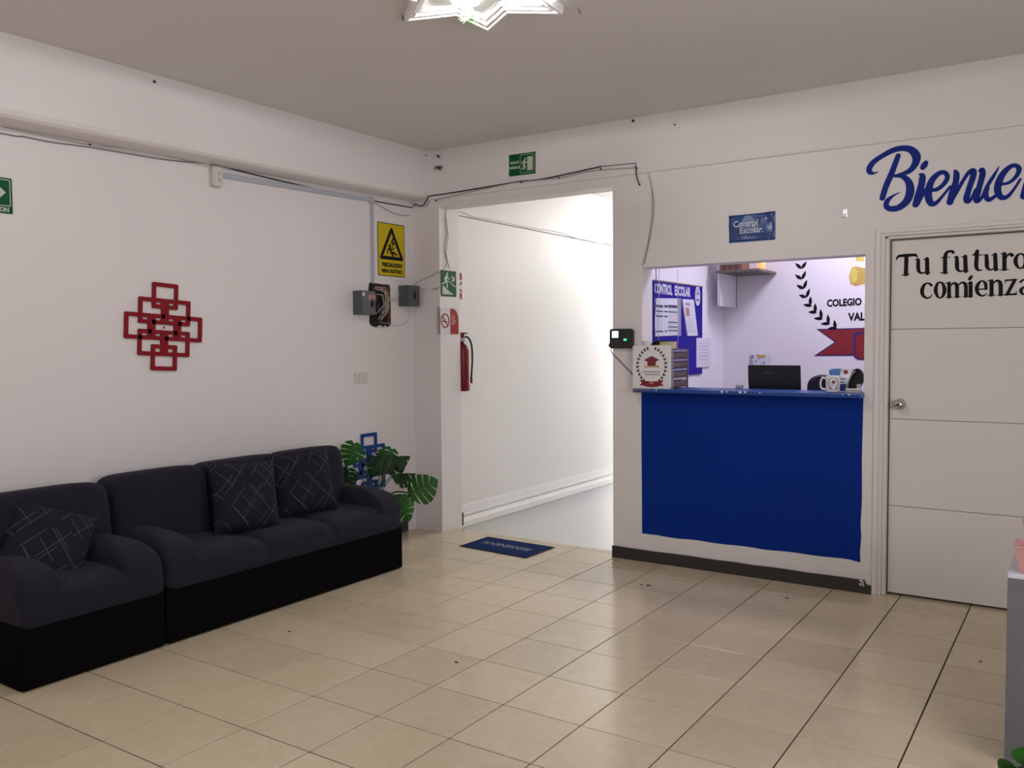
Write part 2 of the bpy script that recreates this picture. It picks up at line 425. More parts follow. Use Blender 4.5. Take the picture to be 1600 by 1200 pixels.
# beam along the top of the back wall
MB().flat(lambda a, b, d: (d, a, b), [(3.515, 2.96), (3.496, 2.96), (3.494, 2.60), (3.497, 2.588), (3.515, 2.582)], -1.30, XR).build('beam', 'wall', wall_back)
struct('ceiling', MB().box(LW, XR+.16, YF-.16, 3.67, 2.952, 3.1), 'ceil')
wl = bpy.data.objects['wall_left']
prof = [(XL-.01, 2.565), (-1.30, 2.568), (-1.262, 2.574), (-1.245, 2.588), (-1.238, 2.612), (-1.237, 2.66), (-1.237, 2.96), (XL-.01, 2.96)]
bm_ = MB(); n = len(prof); yy = [YF+i*(YB+.0-YF)/12 for i in range(13)]
vs = [(x+random.uniform(-.001, .001), y, z+(0 if z > 2.9 else (y-1.5)*.012)) for y in yy for (x, z) in prof]
bm_.add(vs, [(i*n+j, i*n+(j+1) % n, (i+1)*n+(j+1) % n, (i+1)*n+j) for i in range(12) for j in range(n)]+[tuple(range(n)), tuple(12*n+j for j in range(n-1, -1, -1))])
bm_.build('beam', 'wall', wl, smooth=False)
# right wall with a window added for fill light, wall behind the camera
wr = MB()
wr.box(XR, XR+.16, YF, YB, -.16, .9); wr.box(XR, XR+.16, YF, YB, 2.3, 3.1)
wr.box(XR, XR+.16, YF, -1.8, .9, 2.3); wr.box(XR, XR+.16, 1.0, YB, .9, 2.3)
struct('wall_right', wr, 'wall')
w1 = thing('added_window', (XR+.08, -.4, .9), kind='structure')  # added, unseen; opening for the right fill light
wf = MB()
for y0, y1, z0, z1 in ((-1.8, 1.0, .9, .94), (-1.8, 1.0, 2.26, 2.3), (-1.8, -1.76, .9, 2.3), (.96, 1.0, .9, 2.3), (-.42, -.38, .9, 2.3)):
    wf.box(XR+.06, XR+.10, y0, y1, z0, z1)
wf.build('added_window_frame', 'frame', w1)
struct('wall_front', MB().box(LW, XR+.16, YF-.16, YF, -.16, 3.1), 'wall')

# stairwell beyond the opening
SX = -1.235
sw = MB()
sw.box(SX-.2, SX, 3.765, 9.0, .05, 2.505)
sw.flat(lambda a, b, d: (a, d, b), [(SX-.01, .16), (SX+.002, .14), (SX+.012, .085), (SX+.018, .062), (SX-.01, .05)], 3.765, 9.0)
sw.flat(lambda a, b, d: (a, d, b), [(SX-.1, .06), (SX+.004, .055), (SX+.030, .012), (SX+.034, -.03), (SX-.01, -.058), (SX-.1, -.058)], 3.67, 9.0)   # slab edge
sw.box(SX-.2, SX+.012, 3.765, 9.0, 2.51, 3.1)            # beam over the stairwell wall
sw.box(SX-.2, SX-.02, 3.67, 9.0, -3, -.05)
struct('wall_stairwell_left', sw, 'stairw')
sr = MB(); sr.box(.34, .5, 3.67, 6.05, -3, 3.1); sr.box(.34, .5, 8.2, 9.0, -3, 3.1); sr.box(.34, .5, 6.05, 8.2, 2.6, 3.1); sr.box(.34, .5, 6.05, 8.2, -3, -.95)
struct('wall_stairwell_right', sr, 'stairw')
struct('wall_stairwell_far', MB().box(SX-.2, .6, 9.0, 9.1, -3, 3.1), 'stairw')
struct('ceiling_stairwell', MB().box(SX-.2, .6, 3.67, 9.1, 2.985, 3.1), 'stairw')
st = thing('stairs', (-.45, 3.67, -2.8), kind='structure')
for i in range(14):
    MB().box(-1.20, .335, 3.67+.27*i, 3.67+.27*(i+1)+.02, -.18*(i+1)-.16, -.18*(i+1)).build('stair_step', 'step', st, bevel=.006)
struct('floor_stairwell', MB().box(SX-.2, .6, 3.67, 9.1, -2.95, -2.8), 'step')

# office behind the counter
struct('wall_office_left', MB().box(.5, .503, 3.67, 5.203, 0, 2.955), 'office')
struct('wall_office_back', MB().box(.5, 3.4, 5.2, 5.3, 0, 2.96), 'office')
struct('wall_office_right', MB().box(3.4, 3.5, 3.67, 5.3, 0, 2.96), 'office')
struct('ceiling_office', MB().box(.5, 3.5, 3.67, 5.3, 2.955, 3.1), 'office')
struct('floor_office', MB().box(.5, 3.5, 3.67, 5.3, -.16, 0), 'step')

# baseboards
bb = MB()
edge = [(OP1-.004, 0), (2.008, 0), (2.010, .052), (1.985, .054), (1.975, .078)]+[(1.975-i*.11, .078+random.uniform(-.002, .002)) for i in range(1, 14)]+[(OP1-.004, .080)]
bb.flat(PY(YB), edge, 0, .012)
b_ = struct('baseboard_back', bb, 'base')
sm = MB()
for i in range(26): 
    x = 1.95+random.uniform(0, .024); z = random.uniform(.045, .075); sm.flat(PY(YB), circ(x, z, random.uniform(.001, .004), random.uniform(.002, .007), 6), .012, .0128)
tag(sm.build('paint_smear', 'white', b_), label='white paint smears')
struct('baseboard_left', MB().box(XL, XL+.014, YF, 3.40, 0, .085), 'base')

# blue painted area under the counter, hand cut edge
bl = [(.553, 1.146), (.553, .80), (.556, .50), (.557, .188)]
n_ = 26
for i in range(1, n_): bl.append((.557+(1.948-.557)*i/n_, .186+.0022*math.sin(i*1.1)+random.uniform(-.0012, .0012)))
bl += [(1.950, .178), (1.947, .24), (1.953, .33), (1.949, .40), (1.955, .55), (1.952, .8), (1.957, 1.146)]
MB().flat(PY(YB), bl, 0, .0015).build('blue_painted_panel', 'blue_wall', wall_back)
# counter slab
ct = tag(MB().box(.535, 1.962, 3.412, 3.72, 1.143, 1.168).build('counter_top', 'blue_top', None, bevel=.004), 'narrow blue painted counter ledge of the office window with chipped white edge', 'counter')
for i, (x, w_) in enumerate(((1.135, .02), (1.17, .012), (1.25, .022), (1.285, .015), (1.38, .006), (.70, .008), (1.86, .005), (1.895, .008))):
    MB().flat(PY(3.412), [(x, 1.160), (x+w_*.5, 1.154+random.uniform(0, .003)), (x+w_, 1.159), (x+w_*.8, 1.1675), (x+w_*.1, 1.168)], 0, .001).build('paint_chip', 'chip', ct)
MB().flat(PY(3.412), [(.536, 1.150), (.58, 1.156), (.66, 1.158), (.66, 1.1675), (.536, 1.1675)], 0, .0008).build('bare_edge', 'shelf', ct)

# ---------------------------------------------------------------- door
tr = thing('trim_1', (2.5, YB, 0), kind='structure')
fj = MB()
fj.box(2.014, 2.040, 3.500, 3.512, 0, 2.084); fj.box(2.014, 3.0, 3.500, 3.512, 2.078, 2.100)
fj.build('architrave', 'wall', tr, bevel=.003)
fj = MB(); fj.box(2.045, 2.060, 3.508, 3.56, 0, 2.066); fj.box(2.045, 2.93, 3.508, 3.56, 2.062, 2.076); fj.box(2.90, 2.93, 3.508, 3.56, 0, 2.066)
fj.build('door_lining', 'door', tr, bevel=.003)
fj = MB(); fj.box(2.0605, 2.083, 3.520, 3.60, 0, 2.062); fj.box(2.0605, 2.90, 3.520, 3.60, 2.046, 2.0615)
fj.build('door_stop', 'door', tr, bevel=.004)
dr = thing('door_1', (2.49, 3.564, 0), kind='structure')
zs = [.012, .520, 1.022, 1.536, 2.040]
for i in range(4):
    MB().box(2.089, 2.898, 3.564, 3.602, zs[i]+.0012, zs[i+1]-.0012).build('door_panel', 'door', dr, bevel=.0018)
MB().box(2.089, 2.898, 3.567, 3.600, .012, 2.04).build('door_core', 'grout', dr)
MB().box(2.062, 2.92, 3.606, 3.62, 0, 2.066).build('door_light_block', 'door', dr)  # sheet added behind the door, stops office light leaking at its gaps
kn = MB(); kn.lathe([(0, 0), (.030, 0), (.032, -.004), (.028, -.008), (.014, -.010), (.012, -.022), (.018, -.030), (.027, -.038), (.029, -.048), (.026, -.058), (.016, -.064), (0, -.066)], (2.143, 3.564, 1.108), 28, 'Y')
kn = kn.build('door_handle', 'chrome', dr, smooth=True)
MB().lathe([(0, 0), (.008, 0), (.008, -.003), (0, -.003)], (2.143, 3.4985, 1.108), 12, 'Y').build('keyhole', 'blackpl', kn)
DP = PY(3.564)
def letters(name, planef, kind, strokes, m, parent, d=.0012):
    mb = MB()
    for s_ in strokes: mb.stroke(planef, [(a, b, c*1.16) for a, b, c in s_], 0, d)
    return mb.build(name, m, parent)
for nm, ss in (
 ('letter_T', [[(2.1142,1.9291,0.0042),(2.1241,1.9486,0.0115),(2.1442,1.9517,0.0141),(2.1693,1.9523,0.0146),(2.1993,1.9521,0.014),(2.2152,1.9511,0.0124),(2.2243,1.9371,0.0046)], [(2.1674,1.9498,0.0198),(2.1665,1.8947,0.0177),(2.1657,1.845,0.0198)], [(2.1456,1.8422,0.0052),(2.1827,1.8441,0.0052)]]),
 ('letter_u', [[(2.2145,1.9259,0.0052),(2.2318,1.9265,0.0051)], [(2.2284,1.9235,0.0155),(2.2288,1.8912,0.0175),(2.2312,1.8642,0.0155),(2.2427,1.8497,0.0103),(2.2599,1.8499,0.0072),(2.2745,1.8587,0.0051)], [(2.2736,1.9261,0.0174),(2.2751,1.8886,0.0184),(2.2762,1.8469,0.0184)], [(2.258,1.9238,0.0051),(2.2785,1.9258,0.0051)], [(2.2757,1.8448,0.0051),(2.2903,1.8467,0.0051)]]),
 ('letter_f', [[(2.3658,1.8455,0.0181),(2.3651,1.8942,0.0181),(2.3651,1.9312,0.0181),(2.3724,1.9545,0.0141),(2.3866,1.9615,0.011),(2.3995,1.9591,0.013),(2.4043,1.9535,0.014)], [(2.344,1.9282,0.004),(2.3885,1.9287,0.004)], [(2.3437,1.8445,0.0051),(2.3802,1.8448,0.005)]]),
 ('letter_u', [[(2.4094,1.9279,0.005),(2.4251,1.9286,0.005)], [(2.4227,1.9256,0.0149),(2.4242,1.8908,0.0179),(2.426,1.8645,0.0159),(2.4371,1.8497,0.0099),(2.4521,1.85,0.0069),(2.467,1.8581,0.0049)], [(2.4641,1.9283,0.0168),(2.4656,1.8885,0.0178),(2.4681,1.8476,0.0178)], [(2.4486,1.9266,0.005),(2.4697,1.9284,0.0049)], [(2.4672,1.8455,0.0049),(2.4803,1.848,0.0049)]]),
 ('letter_t', [[(2.5214,1.9527,0.0166),(2.5193,1.9114,0.0176),(2.5184,1.8751,0.0176),(2.5229,1.8561,0.0137),(2.5336,1.8488,0.0088),(2.5474,1.8502,0.0044)], [(2.4985,1.9324,0.0044),(2.5461,1.9315,0.0044)], [(2.5022,1.9363,0.0029),(2.5215,1.9444,0.0166)]]),
 ('letter_u', [[(2.554,1.9295,0.0049),(2.5691,1.9301,0.0049)], [(2.5668,1.9271,0.0146),(2.5688,1.8878,0.0175),(2.5706,1.8644,0.0155),(2.5817,1.8504,0.0097),(2.5954,1.8512,0.0068),(2.6097,1.8597,0.0048)], [(2.6077,1.9297,0.0164),(2.6097,1.8905,0.0174),(2.6117,1.8493,0.0174)], [(2.5932,1.9275,0.0048),(2.6131,1.9294,0.0048)], [(2.6113,1.8468,0.0048),(2.6262,1.848,0.0048)]]),
 ('letter_r', [[(2.6356,1.9315,0.0048),(2.6527,1.933,0.0048)], [(2.6509,1.93,0.0172),(2.6516,1.8881,0.0172),(2.6523,1.8482,0.0172)], [(2.6353,1.845,0.0048),(2.6711,1.8462,0.0048)], [(2.6567,1.9031,0.0048),(2.6663,1.9219,0.0067),(2.6786,1.9283,0.0105),(2.6863,1.9207,0.0162)]]),
 ('letter_o', [[(2.726,1.9268,0.0066),(2.7107,1.9176,0.0114),(2.7033,1.8902,0.0171),(2.7108,1.8618,0.0123),(2.726,1.8493,0.0066),(2.7426,1.8585,0.0122),(2.75,1.8874,0.0169),(2.7425,1.9157,0.0113),(2.726,1.9268,0.0066)]]),
 ('letter_c', [[(2.2981,1.7775,0.0122),(2.2892,1.7864,0.0102),(2.2755,1.7902,0.0072),(2.2599,1.7797,0.0133),(2.2505,1.7479,0.0175),(2.2577,1.7207,0.0134),(2.2766,1.7077,0.0082),(2.2922,1.7125,0.0061),(2.3032,1.7282,0.0031)]]),
 ('letter_o', [[(2.3415,1.7937,0.0071),(2.3272,1.7837,0.0122),(2.3199,1.7504,0.0173),(2.3281,1.7182,0.0122),(2.3418,1.7065,0.0071),(2.3571,1.7171,0.0121),(2.3643,1.7487,0.0172),(2.3561,1.7824,0.0121),(2.3415,1.7937,0.0071)]]),
 ('letter_m', [[(2.3705,1.7871,0.005),(2.3896,1.7889,0.005)], [(2.3868,1.7853,0.0161),(2.3873,1.7504,0.0161),(2.3879,1.7102,0.0161)], [(2.3735,1.7075,0.005),(2.4022,1.7086,0.005)], [(2.3927,1.7702,0.005),(2.4082,1.7843,0.009),(2.4211,1.7806,0.014),(2.4265,1.7646,0.016),(2.4269,1.7382,0.016),(2.4273,1.7109,0.016)], [(2.4141,1.7082,0.005),(2.441,1.7093,0.005)], [(2.4321,1.7717,0.005),(2.4484,1.7857,0.0089),(2.4626,1.7819,0.0139),(2.4698,1.7654,0.0158),(2.4707,1.7365,0.0159),(2.4711,1.7114,0.0159)], [(2.458,1.7087,0.005),(2.4833,1.7099,0.0049)]]),
 ('letter_i', [[(2.4925,1.7827,0.0168),(2.493,1.7461,0.0168),(2.4936,1.7106,0.0168)], [(2.4785,1.7812,0.0049),(2.498,1.7835,0.0049)], [(2.4952,1.8159,0.0138),(2.487,1.8038,0.0138)], [(2.4843,1.7077,0.0049),(2.5029,1.7092,0.0049)]]),
 ('letter_e', [[(2.5246,1.7459,0.0059),(2.5715,1.7471,0.0058)], [(2.5665,1.7473,0.0127),(2.5647,1.7743,0.0136),(2.5483,1.7916,0.0068),(2.5306,1.7768,0.0137),(2.5227,1.7501,0.0167),(2.5296,1.7238,0.0137),(2.5473,1.7107,0.0088),(2.561,1.7133,0.0059),(2.5723,1.7232,0.0029)]]),
 ('letter_n', [[(2.5758,1.7903,0.0049),(2.5954,1.7925,0.0048)], [(2.5927,1.7885,0.0165),(2.5933,1.7524,0.0165),(2.594,1.7131,0.0165)], [(2.5771,1.7101,0.0049),(2.6112,1.7114,0.0048)], [(2.5994,1.7727,0.0048),(2.6145,1.7875,0.0087),(2.629,1.7848,0.0135),(2.6361,1.766,0.0163),(2.637,1.7403,0.0164),(2.6374,1.7135,0.0164)], [(2.623,1.7105,0.0048),(2.6528,1.7114,0.0048)]]),
 ('letter_z', [[(2.6587,1.7885,0.0077),(2.7085,1.7903,0.0076)], [(2.701,1.7876,0.0143),(2.6679,1.7144,0.0144)], [(2.6599,1.7127,0.0086),(2.7089,1.7134,0.0086)], [(2.6591,1.7895,0.0057),(2.6571,1.7732,0.0024)], [(2.7076,1.713,0.0057),(2.7108,1.7301,0.0024)]]),
 ('letter_a', [[(2.729,1.7782,0.0113),(2.7394,1.7868,0.0076),(2.7535,1.7836,0.0122),(2.7617,1.7656,0.016),(2.763,1.7402,0.016),(2.7652,1.7148,0.016)], [(2.7619,1.7544,0.0056),(2.7444,1.7501,0.0075),(2.7307,1.7339,0.0142),(2.7363,1.7149,0.0104),(2.7495,1.7129,0.0066),(2.7624,1.7241,0.0047)]])):
    letters(nm, DP, 'Y', ss, 'black', dr)

# ---------------------------------------------------------------- 'Bienvenidos' painted script
bz = thing('welcome_lettering', (2.6, YB, 2.2), 'large blue brush-script lettering starting with a looped B, above the white door', 'sign')
WP = PY(YB)
e2 = [(2.6327,2.2931,0.0128),(2.6718,2.2986,0.0142),(2.7045,2.3302,0.0177),(2.7143,2.3652,0.0212),(2.6941,2.3849,0.0182),(2.6658,2.3741,0.0224),(2.6377,2.3404,0.0276),(2.6201,2.2933,0.0308),(2.6199,2.2524,0.0288),(2.6372,2.2233,0.0236),(2.6635,2.2256,0.0184),(2.6915,2.2586,0.0122),(2.7213,2.3094,0.0111)]
n1 = [[(2.4142,2.3868,0.016),(2.4205,2.3705,0.0266),(2.4185,2.3316,0.0266),(2.4056,2.2826,0.0309),(2.3912,2.2223,0.03)], [(2.3923,2.2166,0.0161),(2.4219,2.2725,0.0181),(2.4562,2.3359,0.0158),(2.4807,2.372,0.0189),(2.5015,2.3779,0.0251),(2.5009,2.3475,0.0262),(2.483,2.2858,0.0253),(2.4703,2.2314,0.0264),(2.481,2.2165,0.0179),(2.4967,2.2344,0.0137),(2.5144,2.2769,0.0136)]]
letters('letter_B', WP, 'Y', [
 [(2.1261,2.5048,0.0246),(2.1104,2.4606,0.0258),(2.0893,2.4022,0.0281),(2.0638,2.3411,0.0283),(2.0458,2.2788,0.0272)],
 [(2.0242,2.4294,0.0028),(2.0009,2.4227,0.0103),(1.9797,2.4293,0.0229),(1.9738,2.4517,0.0275),(1.9947,2.4844,0.0263),(2.0387,2.5128,0.0238),(2.0985,2.5389,0.0258),(2.1471,2.5442,0.0267),(2.1901,2.5312,0.032),(2.2181,2.4962,0.0384),(2.2186,2.4619,0.0341),(2.202,2.4296,0.0276),(2.1756,2.4097,0.0233),(2.1381,2.3996,0.0167),(2.1084,2.3954,0.0123)],
 [(2.1057,2.3958,0.0135),(2.1491,2.3886,0.0212),(2.1817,2.3545,0.031),(2.1908,2.3047,0.0376),(2.1749,2.2517,0.0355),(2.135,2.2179,0.0302),(2.0943,2.2129,0.027),(2.0684,2.2287,0.0249),(2.0719,2.2587,0.0237),(2.1016,2.2849,0.0112),(2.1383,2.302,0.0022)]], 'letter', bz)
letters('letter_i', WP, 'Y', [[(2.2682,2.4491,0.0229),(2.2615,2.438,0.0295),(2.2538,2.4258,0.0251)], [(2.2354,2.3903,0.0066),(2.2513,2.3783,0.0274),(2.2482,2.333,0.0307),(2.2347,2.2831,0.0308),(2.2195,2.2261,0.0298)], [(2.227,2.2237,0.0187),(2.2465,2.2619,0.0187),(2.2748,2.3103,0.0142)]], 'letter', bz)
letters('letter_e', WP, 'Y', [[(2.2932,2.2982,0.0163),(2.3269,2.2986,0.0195),(2.3601,2.3239,0.0204),(2.377,2.3586,0.0214),(2.3633,2.3848,0.0204),(2.3361,2.3846,0.0226),(2.3039,2.3554,0.0282),(2.2868,2.3119,0.0316),(2.2843,2.261,0.0327),(2.2968,2.2257,0.0283),(2.3202,2.2235,0.0206),(2.3508,2.2544,0.014),(2.391,2.3066,0.0118)]], 'letter', bz)
letters('letter_n', WP, 'Y', n1, 'letter', bz)
letters('letter_v', WP, 'Y', [[(2.5277,2.3749,0.0073),(2.5429,2.3786,0.0229),(2.5453,2.3508,0.026),(2.5324,2.2916,0.025),(2.5177,2.2268,0.0262),(2.5287,2.2158,0.0178),(2.5471,2.2377,0.0146),(2.5707,2.2931,0.0166),(2.5991,2.342,0.0144),(2.6225,2.3857,0.0041)], [(2.5708,2.2821,0.0176),(2.5626,2.2444,0.0228),(2.5777,2.2166,0.0197),(2.6105,2.2353,0.0154)]], 'letter', bz)
letters('letter_e', WP, 'Y', [e2], 'letter', bz)
def shift(s_, dx, dz): return [(a+dx, b+dz, c) for a, b, c in s_]
letters('letter_n', WP, 'Y', [shift(s_, .347, -.0025) for s_ in n1], 'letter', bz)
letters('letter_i', WP, 'Y', [[(3.00, 2.43, .028), (2.99, 2.33, .03), (2.995, 2.285, .02), (3.03, 2.31, .01)], [(3.02, 2.475, .028), (3.015, 2.465, .028)]], 'letter', bz)
letters('letter_d', WP, 'Y', [[(3.14, 2.41, .02), (3.08, 2.41, .02), (3.05, 2.34, .03), (3.08, 2.29, .02), (3.14, 2.36, .012)], [(3.21, 2.53, .024), (3.16, 2.40, .028), (3.13, 2.30, .026), (3.17, 2.29, .012), (3.21, 2.33, .01)]], 'letter', bz)
letters('letter_o', WP, 'Y', [[(3.28, 2.41, .018), (3.23, 2.38, .026), (3.22, 2.31, .026), (3.26, 2.29, .018), (3.31, 2.33, .026), (3.31, 2.39, .024), (3.28, 2.41, .018)]], 'letter', bz)
letters('letter_s', WP, 'Y', [[(3.42, 2.42, .008), (3.40, 2.42, .018), (3.37, 2.39, .024), (3.40, 2.34, .026), (3.39, 2.29, .02), (3.34, 2.30, .01)]], 'letter', bz)

# ---------------------------------------------------------------- sofas
def sofa(name, y0, y1, label, cat, ncush, backs):
    """front at x=-.69 facing +X, back against the left wall"""
    t = thing(name, (-1.05, (y0+y1)/2, 0), label, cat)
    sk = MB(); sk.box(-1.39, -.695, y0, y1, .004, .292)
    sk.build('skirt', 'skirt', t, bevel=.012)
    aw = .17
    # rolled arms merging into the seat front
    for a, b in ((y0, y0+aw), (y1-aw, y1)):
        m = MB(); sgn = 1 if a == y0 else -1; m.puff((-1.035, (a+b)/2+sgn*.019, .383), (.348, (b-a)/2+.022, .152), (.20, .80), (56, 30))
        m.build('armrest', 'fab', t, smooth=True)
    L = y1-y0
    # padded front roll under the cushions
    m = MB(); m.puff((-1.035, (y0+y1)/2, .325), (.350, L/2-.001, .085), (.06, .42), (96, 20)); m.build('seat_base', 'fab', t, smooth=True)
    cuts = ncush
    for a, b in cuts:
        m = MB(); m.puff((-1.01, (a+b)/2, .335), (.330, (b-a)/2+.004, .100), (.16, .55), (56, 26)); m.build('seat_cushion', 'fab', t, smooth=True)
    rot = Matrix.Rotation(R(-7), 3, 'Y')
    for a, b, top in backs:
        m = MB(); m.puff((-1.20, (a+b)/2, (top+.30)/2), (.125, (b-a)/2+.006, (top-.30)/2), (.30, .30), (44, 30), rot=rot); m.build('back_cushion', 'fab', t, smooth=True)
    MB().box(-1.405, -1.28, y0+.02, y1-.02, .25, .70).build('back_frame', 'skirt', t, bevel=.03)
    return t
sofa('armchair', .062, .752, 'dark navy single armchair with one loose pillow, nearest the left edge of the photo', 'armchair', [(.17, .64)], [(.065, .735, .785)])
sofa('sofa', .762, 2.512, 'long dark navy three-seat sofa with black skirt along the left wall', 'sofa', [(.86, 1.362), (1.362, 1.868), (1.868, 2.42)], [(.765, 1.325, .80), (1.33, 1.90, .80), (1.905, 2.40, .80)])
def pillow(label, loc, size, rx, ry, rz, puffy=.065):
    n = 22; s2 = size/2; vs = []; fs = []
    for side in (1, -1):
        for j in range(n+1):
            for i in range(n+1):
                u, v = -1+2*i/n, -1+2*j/n
                uu = u*(1-.07*(1-v*v)*abs(u)**2); vv = v*(1-.07*(1-u*u)*abs(v)**2)
                h = puffy*max(0, (1-u**4))**.6*max(0, (1-v**4))**.6
                vs.append((uu*s2, side*h, vv*s2))
    m = (n+1)**2
    for s_ in (0, 1):
        for j in range(n):
            for i in range(n):
                q = [s_*m+j*(n+1)+i, s_*m+j*(n+1)+i+1, s_*m+(j+1)*(n+1)+i+1, s_*m+(j+1)*(n+1)+i]
                fs.append(tuple(q if s_ else q[::-1]))
    me = bpy.data.meshes.new('throw_pillow'); me.from_pydata(vs, [], fs); me.update(); me.materials.append(M['pillow'])
    for p in me.polygons: p.use_smooth = True
    o = bpy.data.objects.new('throw_pillow', me); C.objects.link(o); o.location = loc; o.rotation_euler = (R(rx), R(ry), R(rz))
    tag(o, label, 'pillow', 'patterned throw pillows')
    return o
pillow('patterned navy pillow slumped on the single armchair', (-1.02, .36, .54), .40, -30, 22, 72)
pillow('patterned navy pillow on the sofa, nearer the camera and in front of its neighbour', (-.935, 1.44, .615), .41, -14, 3, 80, .075)
pillow('patterned navy pillow on the sofa, nearer the plant', (-1.00, 1.94, .615), .40, -14, -3, 72, .07)

# ---------------------------------------------------------------- interlocking-square wall ornaments
def ornament(name, label, yc, zc, m, tilt, sy=.168, sz=.150, d=.0125, th=.024):
    t = thing(name, (XL, yc, zc-.26), label, 'wall ornament')
    c, s_ = math.cos(tilt), math.sin(tilt)
    base = PXp(XL)
    pl = lambda a, b, d_: base(yc+a*c+b*s_, zc-a*s_+b*c, d_)
    k = 0
    for (ix, iz) in ((0, 1.21), (-.5, .605), (.5, .605), (-1, 0), (0, 0), (1, 0), (-.5, -.605), (.5, -.605), (0, -1.16)):
        o, i_ = rrect(ix*sy-sy/2, ix*sy+sy/2, iz*sz-sz/2, iz*sz+sz/2, .008, 3), rrect(ix*sy-sy/2+th, ix*sy+sy/2-th, iz*sz-sz/2+th, iz*sz+sz/2-th, .004, 3)
        n = len(o); z0, z1 = .004, .012+.0008*(k % 3); k += 1
        vs = [pl(*p, z1) for p in o]+[pl(*p, z1) for p in i_]+[pl(*p, z0) for p in o]+[pl(*p, z0) for p in i_]
        fs = []
        for j in range(n):
            q = (j+1) % n
            fs += [(j, q, n+q, n+j), (j, 2*n+j, 2*n+q, q), (n+j, n+q, 3*n+q, 3*n+j), (2*n+j, 3*n+j, 3*n+q, 2*n+q)]
        MB().add(vs, fs).build('square_ring', m, t)
    MB().lathe([(0, 0), (.006, 0), (.006, .006), (0, .006)], (XL, yc, zc), 8, 'X').build('mounting_pin', m, t)
    return t
ornament('square_ornament', 'dark red ornament of interlocking squares on the left wall above the sofa', 1.283, 1.578, 'red', R(3))
ornament('square_ornament', 'blue ornament of interlocking squares on the left wall behind the monstera plant', 2.975, .555, 'blue', R(0))

# ---------------------------------------------------------------- monstera plant
def leaf_mesh(size, droop=.25, fold=.15, lobes=5):
    """heart-shaped split leaf; base at origin, midrib along +Y, face +Z"""
    mb = MB(); L = size; th = .0006
    def outline(t):      # half width at t (0 base .. 1 tip)
        return .54*L*(math.sin(math.pi*min(1, (t+.12)/1.12)**.80)**.75) if t < 1 else 0
    def P(x, y):
        return (x, y, -droop*(y/L)**2*L*.5-fold*abs(x)-.6*x*x/L)
    for sd in (1, -1):
        for k in range(lobes):
            t0, t1 = -.10+k*1.06/lobes, -.10+(k+1)*1.06/lobes
            g = .020 if k else 0
            b0, b1 = max(0, t0*.86), min(.97, max(.02, t1*.86))
            top = []
            for j in range(5):
                t = t0+g+(t1-t0-g*1.6)*j/4
                a = t+.06*(1 if k > 0 else 0)
                wd = outline(max(-.10, min(.999, a)))
                top.append((sd*wd*(1-.03*(j in (0, 4))), (a)*L*.98))
            inner = [(0, b0*L), (0, b1*L)]
            mid0 = (sd*abs(top[0][0])*.38, (b0*.62+(top[0][1]/L)*.38)*L-(0 if k == 0 else 0)); mid1 = (sd*abs(top[4][0])*.38, (b1*.62+(top[4][1]/L)*.38)*L)
            pts = [inner[0], mid0]+top+[mid1, inner[1]]
            pts = [p for p in pts]
            cx = (0, (b0+b1)/2*L); ctr = (sd*abs(top[2][0])*.5, (cx[1]+top[2][1])/2)
            vs = [P(*ctr)]+[P(*p) for p in pts]; n = len(pts)
            fs = [(0, i+1, (i+1) % n+1) if sd > 0 else (0, (i+1) % n+1, i+1) for i in range(n)]
            mb.add(vs, fs)
    mb.tube([P(0, 0), P(0, L*.5), P(0, L*.95)], L*.012, 5)
    return mb
pt = thing('monstera_plant', (-1.20, 2.72, 0), 'artificial monstera with split green leaves, between the sofa end and the wall corner', 'plant')
crown = Vector((-1.18, 2.76, .34))
def put_leaf(px_pos, xpl, size, direction, face, m='leaf', roll=0, droop=.3, fold=.15):
    """tip direction and facing direction in world; px_pos is (y, z) of the leaf base on the plane x=xpl"""
    base = Vector((xpl, px_pos[0], px_pos[1])); yv = Vector(direction).normalized(); zv = Vector(face); zv = (zv-yv*zv.dot(yv)).normalized(); xv = yv.cross(zv)
    mb = leaf_mesh(size, droop, fold); rot = Matrix((xv, yv, zv)).transposed()
    mb.v = [tuple(rot @ Vector(v)+base) for v in mb.v]
    lf = mb.build('leaf', m, pt)
    st_ = MB(); mid = (crown+base)/2+Vector((.02, 0, .05)); st_.tube([crown, mid, base], .0035, 5); st_.build('stem', 'stem', pt)
    return lf
V_ = (.72, -.68, .12)      # roughly towards the room
RT = Vector((.68, .73, 0)) # to the right as seen from the room
UP = Vector((0, 0, 1))
def dirn(ax, up, fwd=0): return tuple(RT*ax+UP*up+Vector(V_)*fwd)
